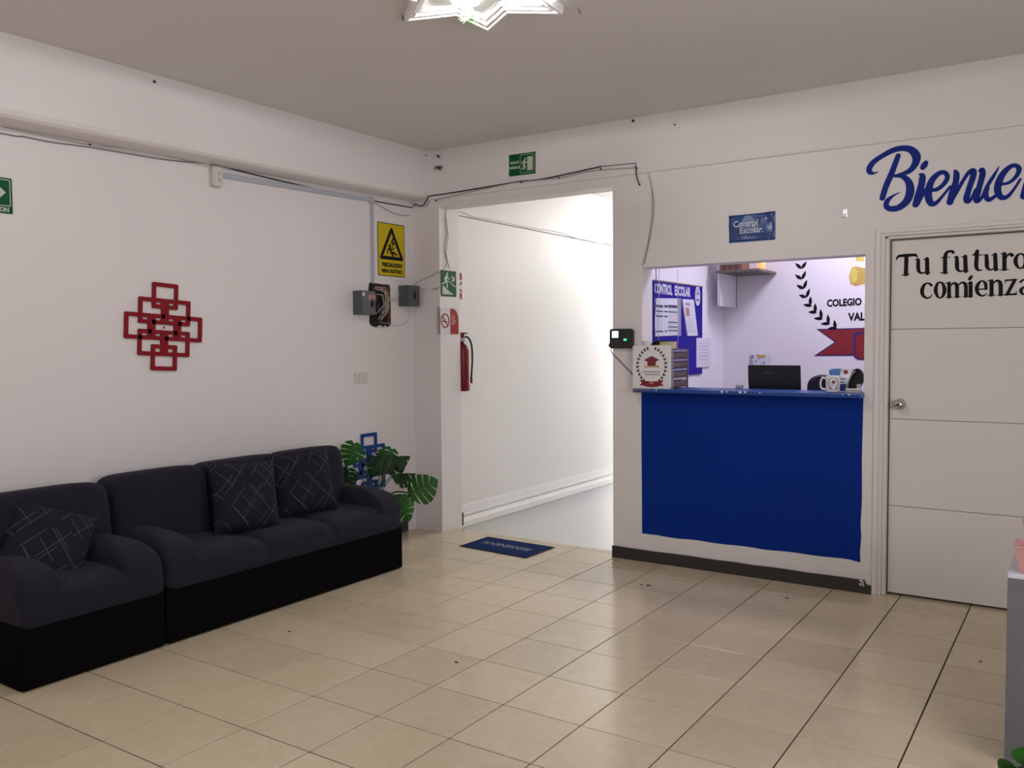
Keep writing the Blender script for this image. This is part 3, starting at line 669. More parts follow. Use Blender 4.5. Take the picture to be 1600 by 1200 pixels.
for (p, xp, sz, dr_, fc, m_, dp, fo_) in (
    ([(2.5944,0.785)][0], -1.2, .17, dirn(-.35, -.95), (.55, -.80, .2), 'leaf', .3, .2),
    ([(2.5789,0.6044)][0], -1.25, .15, dirn(-.1, -.9), (.6, -.7, .2), 'leafdark', .3, .2),
    ([(2.8943,0.718)][0], -1.12, .155, dirn(-.40, -.85, .1), (.75, -.6, .2), 'leaf', .3, .25),
    ([(2.8317,0.6768)][0], -1.15, .165, dirn(-.65, -.75, .2), (.5, -.6, .5), 'leafdark', .4, .3),
    ([(2.8775,0.6657)][0], -1.10, .135, dirn(.05, -1, .2), (.9, -.3, .3), 'leafdark', .4, .3),
    ([(2.8912,0.6642)][0], -1.10, .12, dirn(.95, .12, .1), (.15, -.25, 1), 'leafdark', .25, .9),
    ([(2.8435,0.5488)][0], -1.06, .16, dirn(.97, .06, 0), (-.1, -.15, 1), 'leafdark', .15, .75),
    ([(2.9833,0.6052)][0], -1.06, .10, dirn(-.35, -.95, .1), (.9, .6, .1), 'leafdark', .2, 1.0),
    ([(2.9654,0.3986)][0], -1.00, .215, dirn(.85, .42, .1), (.55, -.75, .35), 'leaf', .15, .05),
    ([(3.01,0.3808)][0], -1.02, .16, dirn(-.95, .12, 0), (.1, -.35, 1), 'leaf', .2, .5),
    ([(2.856,0.3811)][0], -1.02, .19, dirn(.40, -.90, .1), (.6, -.6, .5), 'leaf', .35, .35),
    ([(2.7797,0.4027)][0], -1.06, .12, dirn(-.5, .2, .3), (.2, -.3, 1), 'leafdark', .3, .3)):
    put_leaf(p, xp, sz, dr_, fc, m_, 0, dp, fo_)
MB().lathe([(0, .002), (.06, .002), (.068, .03), (.08, .27), (.085, .30), (.078, .30), (.074, .27), (.0, .27)], (-1.20, 2.72, 0), 24).build('pot', 'pot', pt, smooth=False)
MB().lathe([(0, .275), (.074, .272), (0, .27)], (-1.20, 2.72, 0), 16).build('soil', 'soil', pt)
MB().tube([(-1.20, 2.72, .27), crown], .012, 6).build('trunk', 'stem', pt)

# ---------------------------------------------------------------- star ceiling light
SC = Vector((.905, 1.161)); RS = .455; CZ = 2.952; RIM = 2.912
star = thing('star_ceiling_moulding', (SC.x, SC.y, RIM), 'white stepped plaster star on the ceiling around the lamps', 'ceiling moulding')
def starpts(k):
    out = []
    for i in range(14):
        r_i = RS if i % 2 == 0 else RS*.60
        r_i -= RS*(1-k)*(.62 if i % 2 == 0 else .36)
        a = R(117.5+180/7*i); out.append((SC.x+r_i*math.cos(a), SC.y+r_i*math.sin(a)))
    return out
def ring(levels):
    mb = MB(); vs = []; fs = []
    for k, z in levels: vs += [(x, y, z) for x, y in starpts(k)]
    n = len(levels)
    for j in range(n-1):
        for i in range(14): fs.append((j*14+i, j*14+(i+1) % 14, (j+1)*14+(i+1) % 14, (j+1)*14+i))
    return mb.add(vs, fs)
ring([(1.0, CZ), (1.0, 2.928), (.975, RIM), (.90, RIM), (.885, 2.918), (.885, CZ)]).build('outer_ridge', 'white', star)
ring([(.885, CZ), (.885, 2.930), (.80, 2.926), (.79, 2.917), (.74, 2.917), (.73, 2.926), (.73, CZ)]).build('middle_ridge', 'white', star)
ring([(.73, CZ), (.73, 2.936), (.63, 2.933), (.62, 2.926), (.575, 2.926), (.565, 2.935), (.565, CZ)]).build('inner_ridge', 'white', star)
ring([(.565, 2.943), (-.4, 2.943)]).build('recess', 'white', star)
def glass_lamp(name, label, c, rad, group='lamps inside the ceiling star'):
    t = thing(name, (c[0], c[1], 2.91), label, 'ceiling lamp', group)
    n = 48; prof_ = [(.25, 2.921), (.62, 2.919), (.92, 2.922), (1.0, 2.932), (.95, 2.940)]
    vs = [(c[0], c[1], 2.922)]; fs = []
    for k, (r_i, z) in enumerate(prof_):
        for i in range(n):
            a = 2*math.pi*i/n; sc = 1+(.07*abs(math.sin(4*a)) if k >= 1 else 0)
            vs.append((c[0]+rad*r_i*sc*math.cos(a), c[1]+rad*r_i*sc*math.sin(a), z))
    for i in range(n): fs.append((0, 1+(i+1) % n, 1+i))
    for k in range(len(prof_)-1):
        for i in range(n): fs.append((1+k*n+i, 1+k*n+(i+1) % n, 1+(k+1)*n+(i+1) % n, 1+(k+1)*n+i))
    MB().add(vs, fs).build('lamp_shade', 'glass_lit', t, smooth=True)
    MB().tube([(c[0]+rad*1.09*math.cos(a), c[1]+rad*1.09*math.sin(a), 2.934) for a in [2*math.pi*i/32 for i in range(33)]], .0025, 5, False).build('glass_rim', 'glass_rim', t)
    MB().lathe([(0, 2.951), (.03, 2.951), (.03, 2.935), (0, 2.935)], (c[0], c[1], 0), 16).build('lamp_holder', 'white', t)
glass_lamp('ceiling_lamp', 'bright scalloped glass lamp at the right side of the ceiling star', [(1.0888,1.3535)][0], .10)
glass_lamp('ceiling_lamp', 'smaller bright lamp at the left side of the ceiling star, behind the green sprig', [(0.8065,1.2405)][0], .06)
glass_lamp('ceiling_lamp', 'added round glass lamp on the ceiling behind the camera, unseen', (-.1, -1.7), .09, 'added rear ceiling lamp')  # added fixture for the rear fill lamp
def tuft(name, label, c, n, ln, m, cat='garland', down=.6, spread=1, r0=.0016):
    mb = MB()
    for i in range(n):
        a = random.uniform(0, 2*math.pi); e_ = random.uniform(-down-.5, .5-down*.3)
        d = Vector((math.cos(a)*spread, math.sin(a)*spread, e_)).normalized()*ln*random.uniform(.5, 1)
        o = Vector(c)+Vector((random.uniform(-1, 1), random.uniform(-1, 1), random.uniform(-1, 1)))*ln*.25
        mb.tube([o, o+d*.55+Vector((0, 0, .004)), o+d], lambda t: r0*(1.2-t), 4, smooth=False)
    return tag(mb.build(name, m, None), label, cat)
gp = [(0.7798,1.3081)][0]
tuft('hanging_sprig', 'small green artificial sprig hanging from the ceiling star', (gp[0], gp[1], 2.888), 80, .050, 'sprig', 'sprig', .3, 1, .0019)
for k, (px_, lb) in enumerate((([(0.4391,1.2526)][0], 'left'), ([(1.1328,1.6349)][0], 'right'))):
    t = tag(MB().tube([(px_[0], px_[1], 2.951), (px_[0]+.004, px_[1], 2.93), (px_[0]+.012, px_[1]-.004, 2.922), (px_[0]+.016, px_[1]-.01, 2.935)], .0022, 5).build('ceiling_hook', 'greycable', None), 'small wire hook in the ceiling, %s of the star' % lb, 'hook')

# ---------------------------------------------------------------- dried garland bits and nails near the corner
g1 = [(-1.1202,2.8139)][0]; g2 = [(-1.1252,2.9014)][0]; g3 = [(3.4534,2.9173)][0]
tuft('garland_remnant', 'dark green tuft of garland hanging high in the wall corner', (g1[0], 3.475, g1[1]), 44, .045, 'sprigdark', 'garland', .2, 1, .0017)
tuft('garland_remnant', 'small dark knot of garland just under the ceiling corner', (g2[0], 3.478, g2[1]), 18, .026, 'dark', 'garland', .2, 1, .0017)
def nail(label, p, m='rubber', r=.006, axis='Y', cat='nail', name='nail'):
    mb = MB(); s_ = 1 if axis == 'X' else -1
    mb.lathe([(0, 0), (r*.5, 0), (r*.5, s_*.008), (r, s_*.009), (r*.8, s_*.013), (0, s_*.014)], p, 8, axis)
    return tag(mb.build(name, m, None), label, cat)
nail('small dark nail in the left beam right beside the ceiling corner', (-1.237, g3[0], g3[1]), axis='X')
p = [(1.1334,2.9111)][0]; nail('dark nail near the top of the left beam', (-1.237, p[0], p[1]), axis='X', r=.008)
p = [(0.5039,2.9326)][0]; nail('dark hook stub under the ceiling above the fingerprint reader pier', (p[0], 3.495, p[1]), r=.010)
p = [(0.7974,2.8653)][0]; nail('single dark nail on the upper back wall, right of the hook stub', (p[0], 3.495, p[1]), r=.006)

# ---------------------------------------------------------------- signs
def plate(name, label, plane, pos, a0, a1, b0, b1, m, rad=.006, th=.003, cat='sign'):
    """pos: world origin"""
    t = thing(name, pos, label, cat)
    MB().rect(plane, a0, a1, b0, b1, 0, th, rad).build('sign_plate', m, t)
    return t
def strokes(plane, fr, items, d0, d1, m, parent, name, k=None):
    mb = MB(); a0, a1, b0, b1 = fr; W = a1-a0; H = b1-b0
    for s_ in items: mb.stroke(plane, [(a0+W*u, b0+H*v, wd*min(abs(W), H)) for u, v, wd in s_], d0, d1)
    return mb.build(name, m, parent)
LP = PXp(XL)
# evacuation route, cut by the photo's left edge
t = plate('evacuation_sign', 'green evacuation sign with white arrow on the left wall, cut by the photo edge', LP, (XL, .30, 2.13), .155, .455, 2.130, 2.305, 'green')
mb = MB(); o_, i_ = rrect(.170, .446, 2.166, 2.297, .006), rrect(.174, .442, 2.170, 2.293, .005); n = len(o_)
mb.add([LP(*p, .0036) for p in o_]+[LP(*p, .0036) for p in i_], [(j, (j+1) % n, n+(j+1) % n, n+j) for j in range(n)]); mb.build('border_line', 'glow', t)
MB().flat(LP, [(.19, 2.22), (.37, 2.22), (.37, 2.183), (.424, 2.232), (.37, 2.281), (.37, 2.245), (.19, 2.245)], .003, .0038).build('arrow', 'glow', t)
text(LP, 'EVACUACION', .437, 2.139, .030, 'glow', t, sx=.95, bold=.0012, align='RIGHT', d=.0037)
# yellow electrical hazard sign on a white backing sheet
t = thing('electric_hazard_sign', (XL, 3.26, 1.98), 'yellow warning sign with a black triangle and struck figure, above the open electrical hole', 'sign')
MB().rect(LP, 3.070, 3.435, 1.965, 2.44, 0, .002).build('backing_sheet', 'sheet', t)
MB().rect(LP, 3.105, 3.412, 1.990, 2.392, .002, .004, .004).build('sign_border', 'black', t)
MB().rect(LP, 3.111, 3.406, 1.996, 2.386, .004, .0046, .004).build('sign_plate', 'yellow', t)
fr = (3.111, 3.406, 1.996, 2.386)
strokes(LP, fr, [[(.50, .90, .09), (.10, .34, .09)], [(.10, .34, .09), (.90, .34, .09)], [(.90, .34, .09), (.50, .90, .09)]], .0046, .0054, 'black', t, 'triangle')
strokes(LP, fr, [[(.56, .72, .05), (.50, .64, .05)], [(.50, .64, .05), (.60, .64, .04)], [(.60, .64, .04), (.50, .54, .02)],
                 [(.43, .58, .085), (.43, .575, .085)], [(.42, .53, .06), (.50, .44, .07)], [(.44, .53, .045), (.36, .50, .04), (.34, .43, .035)], [(.46, .51, .04), (.56, .52, .035), (.60, .55, .03)],
                 [(.50, .45, .06), (.62, .44, .05), (.70, .41, .04)], [(.49, .44, .06), (.55, .40, .05), (.57, .35, .04)]], .0046, .0054, 'black', t, 'struck_figure')
text(LP, 'PRECAUCION', 3.262, 2.062, .040, 'black', t, sx=.90, bold=.0026, align='CENTER', d=.0054)
text(LP, 'RIESGO ELECTRICO', 3.262, 2.018, .034, 'black', t, sx=.78, bold=.0023, align='CENTER', d=.0054)
# emergency exit sign above the stair opening
EP = PY(3.495)
t = thing('emergency_exit_sign', (-.37, 3.495, 2.68), 'green emergency exit sign with running figure above the stair opening', 'sign')
def tiltp(base, a0, b0, ang):
    c, s_ = math.cos(ang), math.sin(ang)
    return lambda a, b, d: base(a0+(a-a0)*c-(b-b0)*s_, b0+(a-a0)*s_+(b-b0)*c, d)
ET = tiltp(EP, -.375, 2.754, R(-.6))
MB().rect(ET, -.487, -.262, 2.678, 2.832, 0, .003).build('sign_plate', 'green', t)
mb = MB(); o_, i_ = rrect(-.392, -.272, 2.690, 2.822, .014), rrect(-.389, -.275, 2.693, 2.819, .012); n = len(o_)
mb.add([ET(*p, .0036) for p in o_]+[ET(*p, .0036) for p in i_], [(j, (j+1) % n, n+(j+1) % n, n+j) for j in range(n)]); mb.build('border_line', 'glow', t)
MB().rect(ET, -.330, -.284, 2.706, 2.804, .003, .0038).build('doorway_symbol', 'glow', t)
fr = (-.392, -.272, 2.690, 2.822)
strokes(ET, fr, [[(.36, .76, .12), (.36, .755, .12)], [(.33, .64, .13), (.27, .44, .13)], [(.33, .64, .06), (.18, .62, .05), (.10, .53, .05)], [(.35, .62, .06), (.46, .55, .05), (.54, .59, .05)],
                 [(.27, .44, .08), (.38, .34, .08), (.30, .18, .07)], [(.27, .44, .08), (.22, .30, .07), (.12, .22, .06)]], .003, .0038, 'glow', t, 'running_figure')
text(ET, 'SALIDA DE', -.438, 2.764, .0245, 'glow', t, sx=.62, bold=.0011, align='CENTER', d=.0037)
text(ET, 'EMERGENCIA', -.438, 2.728, .0245, 'glow', t, sx=.60, bold=.0011, align='CENTER', d=.0037)
# signs on the reveal of the opening
RP = PXp(OP0)
t = plate('stairs_exit_sign', 'green sign with a figure running down stairs on the pillar side of the stair opening', RP, (OP0, 3.62, 1.84), 3.520, 3.716, 1.842, 2.043, 'green', .010)
fr = (3.520, 3.716, 1.842, 2.043)
mb = MB()
st_poly = [(.10, .10), (.10, .40), (.24, .40), (.24, .33), (.36, .33), (.36, .27), (.46, .27), (.46, .21), (.58, .21), (.58, .15), (.76, .15), (.76, .08), (.12, .08)]
mb.flat(RP, [(fr[0]+(fr[1]-fr[0])*a, fr[2]+(fr[3]-fr[2])*b) for a, b in st_poly], .003, .0038); mb.build('stair_symbol', 'glow', t)
strokes(RP, fr, [[(.41, .88, .10), (.41, .875, .10)], [(.38, .78, .13), (.33, .62, .12)], [(.35, .80, .06), (.26, .72, .05), (.24, .64, .05)], [(.40, .78, .06), (.48, .70, .05), (.56, .68, .05)],
                 [(.34, .62, .09), (.40, .52, .08), (.40, .36, .07)], [(.32, .62, .09), (.22, .52, .07), (.08, .48, .06)], [(.44, .60, .035), (.66, .52, .035), (.90, .40, .05)]], .003, .0038, 'glow', t, 'running_figure')
strokes(RP, fr, [[(.70, .78, .06), (.82, .66, .06)], [(.70, .62, .05), (.84, .64, .06), (.86, .78, .05)]], .003, .0038, 'glow', t, 'arrow')
t = plate('no_smoking_sign', 'grey and red no-smoking sign below the green stairs sign', RP, (OP0, 3.60, 1.55), 3.490, 3.735, 1.548, 1.752, 'signwhite', .002)
MB().rect(RP, 3.482, 3.500, 1.548, 1.754, .003, .010).build('edge_strip', 'greycable', t)
rp = [(3.635, 1.548), (3.738, 1.548), (3.738, 1.66)]+[(3.738-.075*(1-math.cos(R(a))), 1.66+.088*math.sin(R(a))) for a in range(15, 91, 15)]+[(3.635, 1.749)]
MB().flat(RP, rp, .003, .0045).build('red_panel', 'signred', t)
mb = MB(); mb.stroke(RP, [(3.568+.048*math.cos(R(a)), 1.652+.052*math.sin(R(a)), .011) for a in range(0, 361, 20)], .003, .0045, cap=False); mb.stroke(RP, [(3.535, 1.688, .010), (3.601, 1.616, .010)], .003, .0048); mb.build('ban_circle', 'signred', t)
mb = MB(); mb.stroke(RP, [(3.543, 1.648, .010), (3.588, 1.642, .010)], .003, .004); mb.build('cigarette_symbol', 'black', t)
mb = MB()
for i, l_ in enumerate((.042, .050, .046, .060, .062, .046)): mb.rect(RP, 3.645, 3.645+l_, 1.690-.0125*i, 1.693-.0125*i, .0045, .005)
mb.build('small_print', 'signwhite', t)
# extinguisher sign on the stairwell wall
SP = PXp(SX)
t = plate('extinguisher_sign', 'narrow red and white fire sign on the stairwell wall above the extinguisher', SP, (SX, 3.92, 1.84), 3.76+.015, 3.905, 1.828, 2.055, 'signwhite', .004)
q = MB(); q.rect(SP, 3.79, 3.898, 1.99, 2.045, .003, .004); q.rect(SP, 3.79, 3.898, 1.836, 1.885, .003, .004); q.flat(SP, [(3.80, 1.98), (3.86, 1.955), (3.898, 1.98), (3.898, 1.96), (3.86, 1.93), (3.898, 1.905), (3.898, 1.89), (3.85, 1.91), (3.80, 1.95)], .003, .004)
q.build('red_print', 'signred', t)
# Control Escolar banner
t = thing('office_banner', (1.295, YB, 2.09), 'crinkled glossy blue banner reading Control Escolar above the office window', 'banner')
bn = MB(); nu, nv = 16, 9; vs = []
for j in range(nv+1):
    for i in range(nu+1):
        u, v = i/nu, j/nv
        a = 1.150+.290*u+(.004*(1-v) if i == 0 else 0); b = 2.088+.168*v+.004*u*v-.004*(u < .01)*(1-v)-.003*math.sin(3.1*u)*(v > .99)
        vs.append(WP(a, b, .004+.0035*math.sin(7*u+5*v)*math.sin(4*u-6*v)+(.006 if (u > .8 and v > .7) else 0)*math.sin(20*u+9*v)))
fs = [(j*(nu+1)+i, j*(nu+1)+i+1, (j+1)*(nu+1)+i+1, (j+1)*(nu+1)+i) for j in range(nv) for i in range(nu)]
bo = MB().add(vs, fs).build('banner_sheet', 'banner', t, smooth=True)
sd_ = bo.modifiers.new('solid', 'SOLIDIFY'); sd_.thickness = .001
mb = MB(); mb.flat(WP, [(1.255, 2.245), (1.29, 2.2475), (1.345, 2.18), (1.30, 2.20), (1.27, 2.17), (1.235, 2.19), (1.205, 2.17)], .0095, .0098); mb.build('pale_beams', 'bannerpale', t)  # pale angular shape on the banner
text(WP, 'Control', 1.182, 2.181, .052, 'bannertxt', t, bold=.0016, d=.0125, sx=.93)
text(WP, 'Escolar.', 1.222, 2.139, .052, 'bannertxt', t, bold=.0016, d=.0125, sx=.93)
mb = MB()
for a, b in ((1.215, 2.105), (1.275, 2.103), (1.285, 2.118), (1.41, 2.098), (1.40, 2.10), (1.36, 2.21)): mb.flat(WP, circ(a, b, .0022, .0022, 8), .011, .0115)
tag(mb.build('white_specks', 'bannertxt', t), kind='stuff')
# crinkled metallic patch, added as the glint on the glossy wall paint
p = [(1.8427,2.2118)][0]
mb = MB(); nu = 8; vs = []
for j in range(nu+1):
    for i in range(nu+1):
        u, v = i/nu-.5, j/nu-.5; vs.append(WP(p[0]+u*.030, p[1]+v*.055, .003+.003*math.sin(9*u+14*v)*math.cos(11*v-4*u)))
mb.add(vs, [(j*9+i, j*9+i+1, (j+1)*9+i+1, (j+1)*9+i) for j in range(nu) for i in range(nu)])
o = tag(mb.build('wall_glint', 'wallglint', None, smooth=True), 'small metallic patch standing for a glint on the wall right of the blue banner', 'tape'); sd_ = o.modifiers.new('s', 'SOLIDIFY'); sd_.thickness = .001

# ---------------------------------------------------------------- electrics on the left wall
t = thing('outlet_box', (XL, 1.655, 2.44), 'cream surface-mounted double outlet under the left beam', 'outlet')
MB().box(XL, XL+.045, 1.618, 1.688, 2.438, 2.558).build('outlet_body', 'cream', t, bevel=.006)
MB().box(XL+.045, XL+.049, 1.626, 1.680, 2.450, 2.552).build('cover_plate', 'cream', t, bevel=.002)
for z in (2.478, 2.515):
    s_ = MB().lathe([(0, 0), (.014, 0), (.013, .003), (0, .003)], (XL+.049, 1.655, z), 14, 'X').build('socket', 'cream', t)
    q = MB()
    for dy in (-.006, .006): q.box(XL+.052, XL+.0525, 1.655+dy-.0015, 1.655+dy+.0015, z-.004, z+.005)
    q.lathe([(0, 0), (.0025, 0), (0, .0005)], (XL+.052, 1.655, z-.008), 8, 'X'); q.build('socket_slots', 'blackpl', s_)
t = thing('cable_raceway', (XL, 2.4, 2.0), 'pale grey plastic raceway running from the outlet and down to the open electrical hole', 'raceway')
rc = MB(); vs = [(XL, 1.69, 2.500), (XL+.016, 1.69, 2.500), (XL+.016, 1.69, 2.535), (XL, 1.69, 2.535), (XL, 3.060, 2.528), (XL+.016, 3.060, 2.528), (XL+.016, 3.060, 2.556), (XL, 3.060, 2.556)]
rc.add(vs, [(0, 1, 5, 4), (1, 2, 6, 5), (2, 3, 7, 6), (0, 3, 2, 1), (4, 5, 6, 7)]); rc.build('horizontal_run', 'raceway', t)
MB().box(XL, XL+.014, 3.033, 3.058, 1.925, 2.53).build('vertical_run', 'raceway', t, bevel=.002)
mb = MB(); mb.box(XL, XL+.018, 3.020, 3.066, 2.515, 2.562); mb.build('corner_cover', 'raceway', t, bevel=.002)
# torn hole with wires
t = thing('electrical_hole', (XL, 3.13, 1.60), 'ragged open electrical recess with bare wires and exposed brick in the left wall', 'wall hole')
hp = [(3.03, 1.935), (3.08, 1.928), (3.16, 1.925), (3.225, 1.926), (3.238, 1.90), (3.235, 1.80), (3.24, 1.70), (3.236, 1.62), (3.21, 1.605), (3.17, 1.600), (3.13, 1.612), (3.08, 1.600), (3.03, 1.608), (3.005, 1.63), (3.008, 1.70), (3.01, 1.80), (3.0, 1.88), (3.01, 1.925)]
MB().flat(LP, hp, 0, .004).build('recess', 'dark', t)
q = MB(); q.rect(LP, 3.13, 3.225, 1.80, 1.915, .004, .008); q.rect(LP, 3.20, 3.232, 1.63, 1.79, .004, .008); q.build('exposed_brick', 'brickred', t, bevel=.004)
q = MB()
for i in range(9):
    a = 3.05+random.uniform(0, .16); q.flat(LP, circ(a, 1.603+random.uniform(-.008, .008), random.uniform(.006, .014), random.uniform(.003, .007), 7), .002, .007)
tag(q.build('broken_plaster', 'chip', t), kind='stuff')
for k in range(5):
    a, b = 3.06+.025*k, 1.66+random.uniform(0, .2)
    MB().puff(LP(a, b, .014), (.012, .016, .03), (.7, .7), (10, 8)).build('black_connector', 'rubber', t, smooth=True)
for k in range(7):
    y = 3.04+random.uniform(0, .05); z = 1.90+random.uniform(-.03, .01)
    MB().tube([LP(y, z, .01), LP(y+.07, z-.01+random.uniform(-.02, .01), .035), LP(y+.11, z-.07, .03), LP(y+.09+random.uniform(-.03, .03), z-.16, .025), LP(y+.04, z-.23, .02)], .0022, 5).build('bare_wire', 'copper' if k % 2 else 'whitecable', t)
# breaker boxes
def breaker(label, y0, y1, z0, z1, dep, sk, tilt=0):
    t = thing('breaker_box', (XL, (y0+y1)/2, z0), label, 'electrical box', 'grey breaker boxes')
    MB().box(XL, XL+dep, y0, y1, z0, z1).build('box_body', 'grey', t, bevel=.003)
    MB().box(XL+dep, XL+dep+.004, y0+.004, y1-.004, z0+.004, z1-.004).build('box_cover', 'grey', t, bevel=.002)
    ym = y0+(y1-y0)*sk
    MB().box(XL+dep+.004, XL+dep+.006, ym-.014, ym+.014, z0+.05, z0+.115).build('breaker_slot', 'blackpl', t)
    MB().box(XL+dep+.005, XL+dep+.017, ym-.006, ym+.006, z0+.07, z0+.092).build('breaker_lever', 'rubber', t, bevel=.002)
    return t
t = breaker('grey breaker box hanging left of the open hole, with a torn label', 2.835, 2.985, 1.688, 1.862, .085, .75)
MB().rect(PXp(XL+.089), 2.905, 2.98, 1.795, 1.835, 0, .0006).build('torn_label', 'pinkin', t); MB().rect(PXp(XL+.089), 2.845, 2.866, 1.822, 1.848, 0, .0006).build('paint_mark', 'chip', t)
breaker('grey breaker box on the wall right of the open hole, nearest the corner', 3.335, 3.465, 1.765, 1.925, .105, .5)
t = thing('light_switch', (XL, 2.905, 1.19), 'cream light switch plate low on the left wall, below the breaker boxes', 'switch')
MB().box(XL, XL+.008, 2.838, 2.972, 1.186, 1.264).build('switch_plate', 'cream', t, bevel=.003)
MB().box(XL+.008, XL+.013, 2.872, 2.945, 1.204, 1.246).build('switch_rocker', 'cream', t, bevel=.002)

# ---------------------------------------------------------------- cables
def cable(label, pts, r=.0035, m='rubber', name='cable', cat='cable'):
    return tag(MB().tube(pts, r, 6).build(name, m, None, smooth=True), label, cat)
def LW_(ps, d=.006, x=XL): return [(x+d, a, b) for a, b in ps]
def BB_(ps): return [(a, 3.4885, b) for a, b in ps]
def BW_(ps, d=.006, y=YB): return [(a, y-d, b) for a, b in ps]
cable('dark cable under the left beam ending at the cream outlet', LW_([(-.4, 2.53)]+[(0.4049,2.5181),(0.5121,2.5232),(0.6565,2.5217),(0.8624,2.5331),(1.0844,2.5384),(1.3333,2.5455),(1.5868,2.5694)]), .0032, 'greycable')
cable('thin pale cable just below the left beam, with black clips', LW_([(0.4201,2.5518),(0.5434,2.548),(0.7062,2.5471),(0.8616,2.5462),(1.1344,2.5646),(1.4957,2.5653)]), .002, 'whitecable')
cable('black cable sagging along the underside of the left beam into the corner', LW_([(1.6978,2.5717),(1.9669,2.5593),(2.2879,2.5499),(2.6415,2.5441),(3.0397,2.5386),(3.3179,2.5411),(3.5148,2.5463)])+[(-1.36, 3.47, 2.56)]+BW_([(-1.3004,2.5442),(-1.2549,2.5842),(-1.229,2.616)], .022), .0045)
cable('black cable running over the stair opening below the exit sign', BB_([(-1.2232,2.6134),(-1.0422,2.6146),(-0.7834,2.6214),(-0.5133,2.6301),(-0.3746,2.6334),(-0.2394,2.6277),(-0.0295,2.6399),(0.2658,2.6622)]), .0045)
cable('thin grey cable end continuing from the black cable to the bundle near the beam end', BB_([(0.261,2.6628),(0.3671,2.6587),(0.5084,2.6545),(0.527,2.6481)]), .003, 'greycable')
cable('pale dusty cable below the black one over the stair opening', BB_([(-1.1685,2.579),(-0.9222,2.598),(-0.5147,2.626),(-0.376,2.6293),(-0.0618,2.6217),(0.1713,2.6391),(0.366,2.6337),(0.5167,2.6245)]), .004, 'whitecable')
cable('short black cable stub hanging from the cable bundle', BW_([(0.5199,2.6414),(0.5245,2.6074),(0.5245,2.5823),(0.5337,2.5478),(0.543,2.5175)], .02), .004)
cable('pale cable curving down the pier to the office window', BW_([(0.5338,2.6188),(0.5799,2.6051),(0.6119,2.5599),(0.6301,2.4542),(0.6301,2.3296),(0.6118,2.1853),(0.5888,2.0823),(0.5704,2.0205),(0.5611,1.9747)], .003), .003, 'whitecable')
cable('second thin grey cable beside the pale one down to the office window', BW_([(0.6119,2.5599),(0.6392,2.4326),(0.6437,2.3284),(0.6209,2.1846),(0.5934,2.061),(0.575,1.9908)], .004), .002, 'greycable')
cable('thin cable drooping in the corner under the left beam', LW_([(3.0587,2.5321),(3.1774,2.4997),(3.2854,2.4743),(3.4119,2.4697),(3.5511,2.5061)])+BW_([(-1.2748,2.5418),(-1.2358,2.5872)]), .0022, 'greycable')
cable('dark double cable down the pillar edge to the green stairs sign', [(OP0+.006, a, b) for a, b in [(3.5926,2.5316),(3.5827,2.4268),(3.5971,2.3295),(3.5706,2.2034),(3.5935,2.1309),(3.6329,2.0591)]], .0028, 'greycable')
cable('thin cable from the pillar edge curving to the right breaker box', [(OP0+.006, a, b) for a, b in [(3.5912,2.4524),(3.6128,2.3062),(3.5863,2.1799),(3.6013,2.1166),(3.5517,2.0438),(3.5113,2.0116)]]+[(-1.145, 3.485, 2.03), (-1.20, 3.47, 1.995)]+[(XL+.13, a, b) for a, b in [(3.5061,1.984),(3.4356,1.9552),(3.3662,1.922)]], .0022, 'greycable')
cable('thin wire from the right breaker box behind the green stairs sign', [(XL+.13, a, b) for a, b in [(3.4542,1.9016),(3.5244,1.895)]]+[(-1.145, 3.48, 1.90)]+[(OP0+.008, a, b) for a, b in [(3.4436,1.8902),(3.5149,1.9133)]], .002, 'greycable')
cable('loose pale wire from the open hole up to the right breaker box', LW_([(3.1256,1.8471),(3.1894,1.8208),(3.2919,1.8346),(3.4135,1.9091),(3.4676,1.9317)], .02), .0022, 'whitecable')
cable('second loose wire between the open hole and the right breaker box', LW_([(3.1464,1.8239),(3.2325,1.803),(3.3288,1.8213),(3.4203,1.8696)], .02), .0018, 'greycable')
cable('loose wire drooping from the open hole to the bottom of the right breaker box', LW_([(3.0858,1.6398),(3.1997,1.6271),(3.3245,1.6141),(3.4083,1.6501),(3.4478,1.7108),(3.4563,1.7511)], .02), .002, 'whitecable')
cable('white wire hanging from the left breaker box into the hole', LW_([(3.0413,1.8435),(3.1042,1.8366),(3.1241,1.775),(3.0736,1.7256),(3.0313,1.7007)], .04), .003, 'whitecable')
cable('pale cable along the beam of the stairwell wall', [(SX+.016, a, b) for a, b in [(3.7523,2.5482),(3.8789,2.5382),(4.0626,2.5184),(4.2831,2.5224),(4.6256,2.5222),(4.9409,2.5219),(5.3967,2.5337),(5.7296,2.5113),(6.0314,2.4952),(6.556,2.5166)]], .003, 'stairwire')
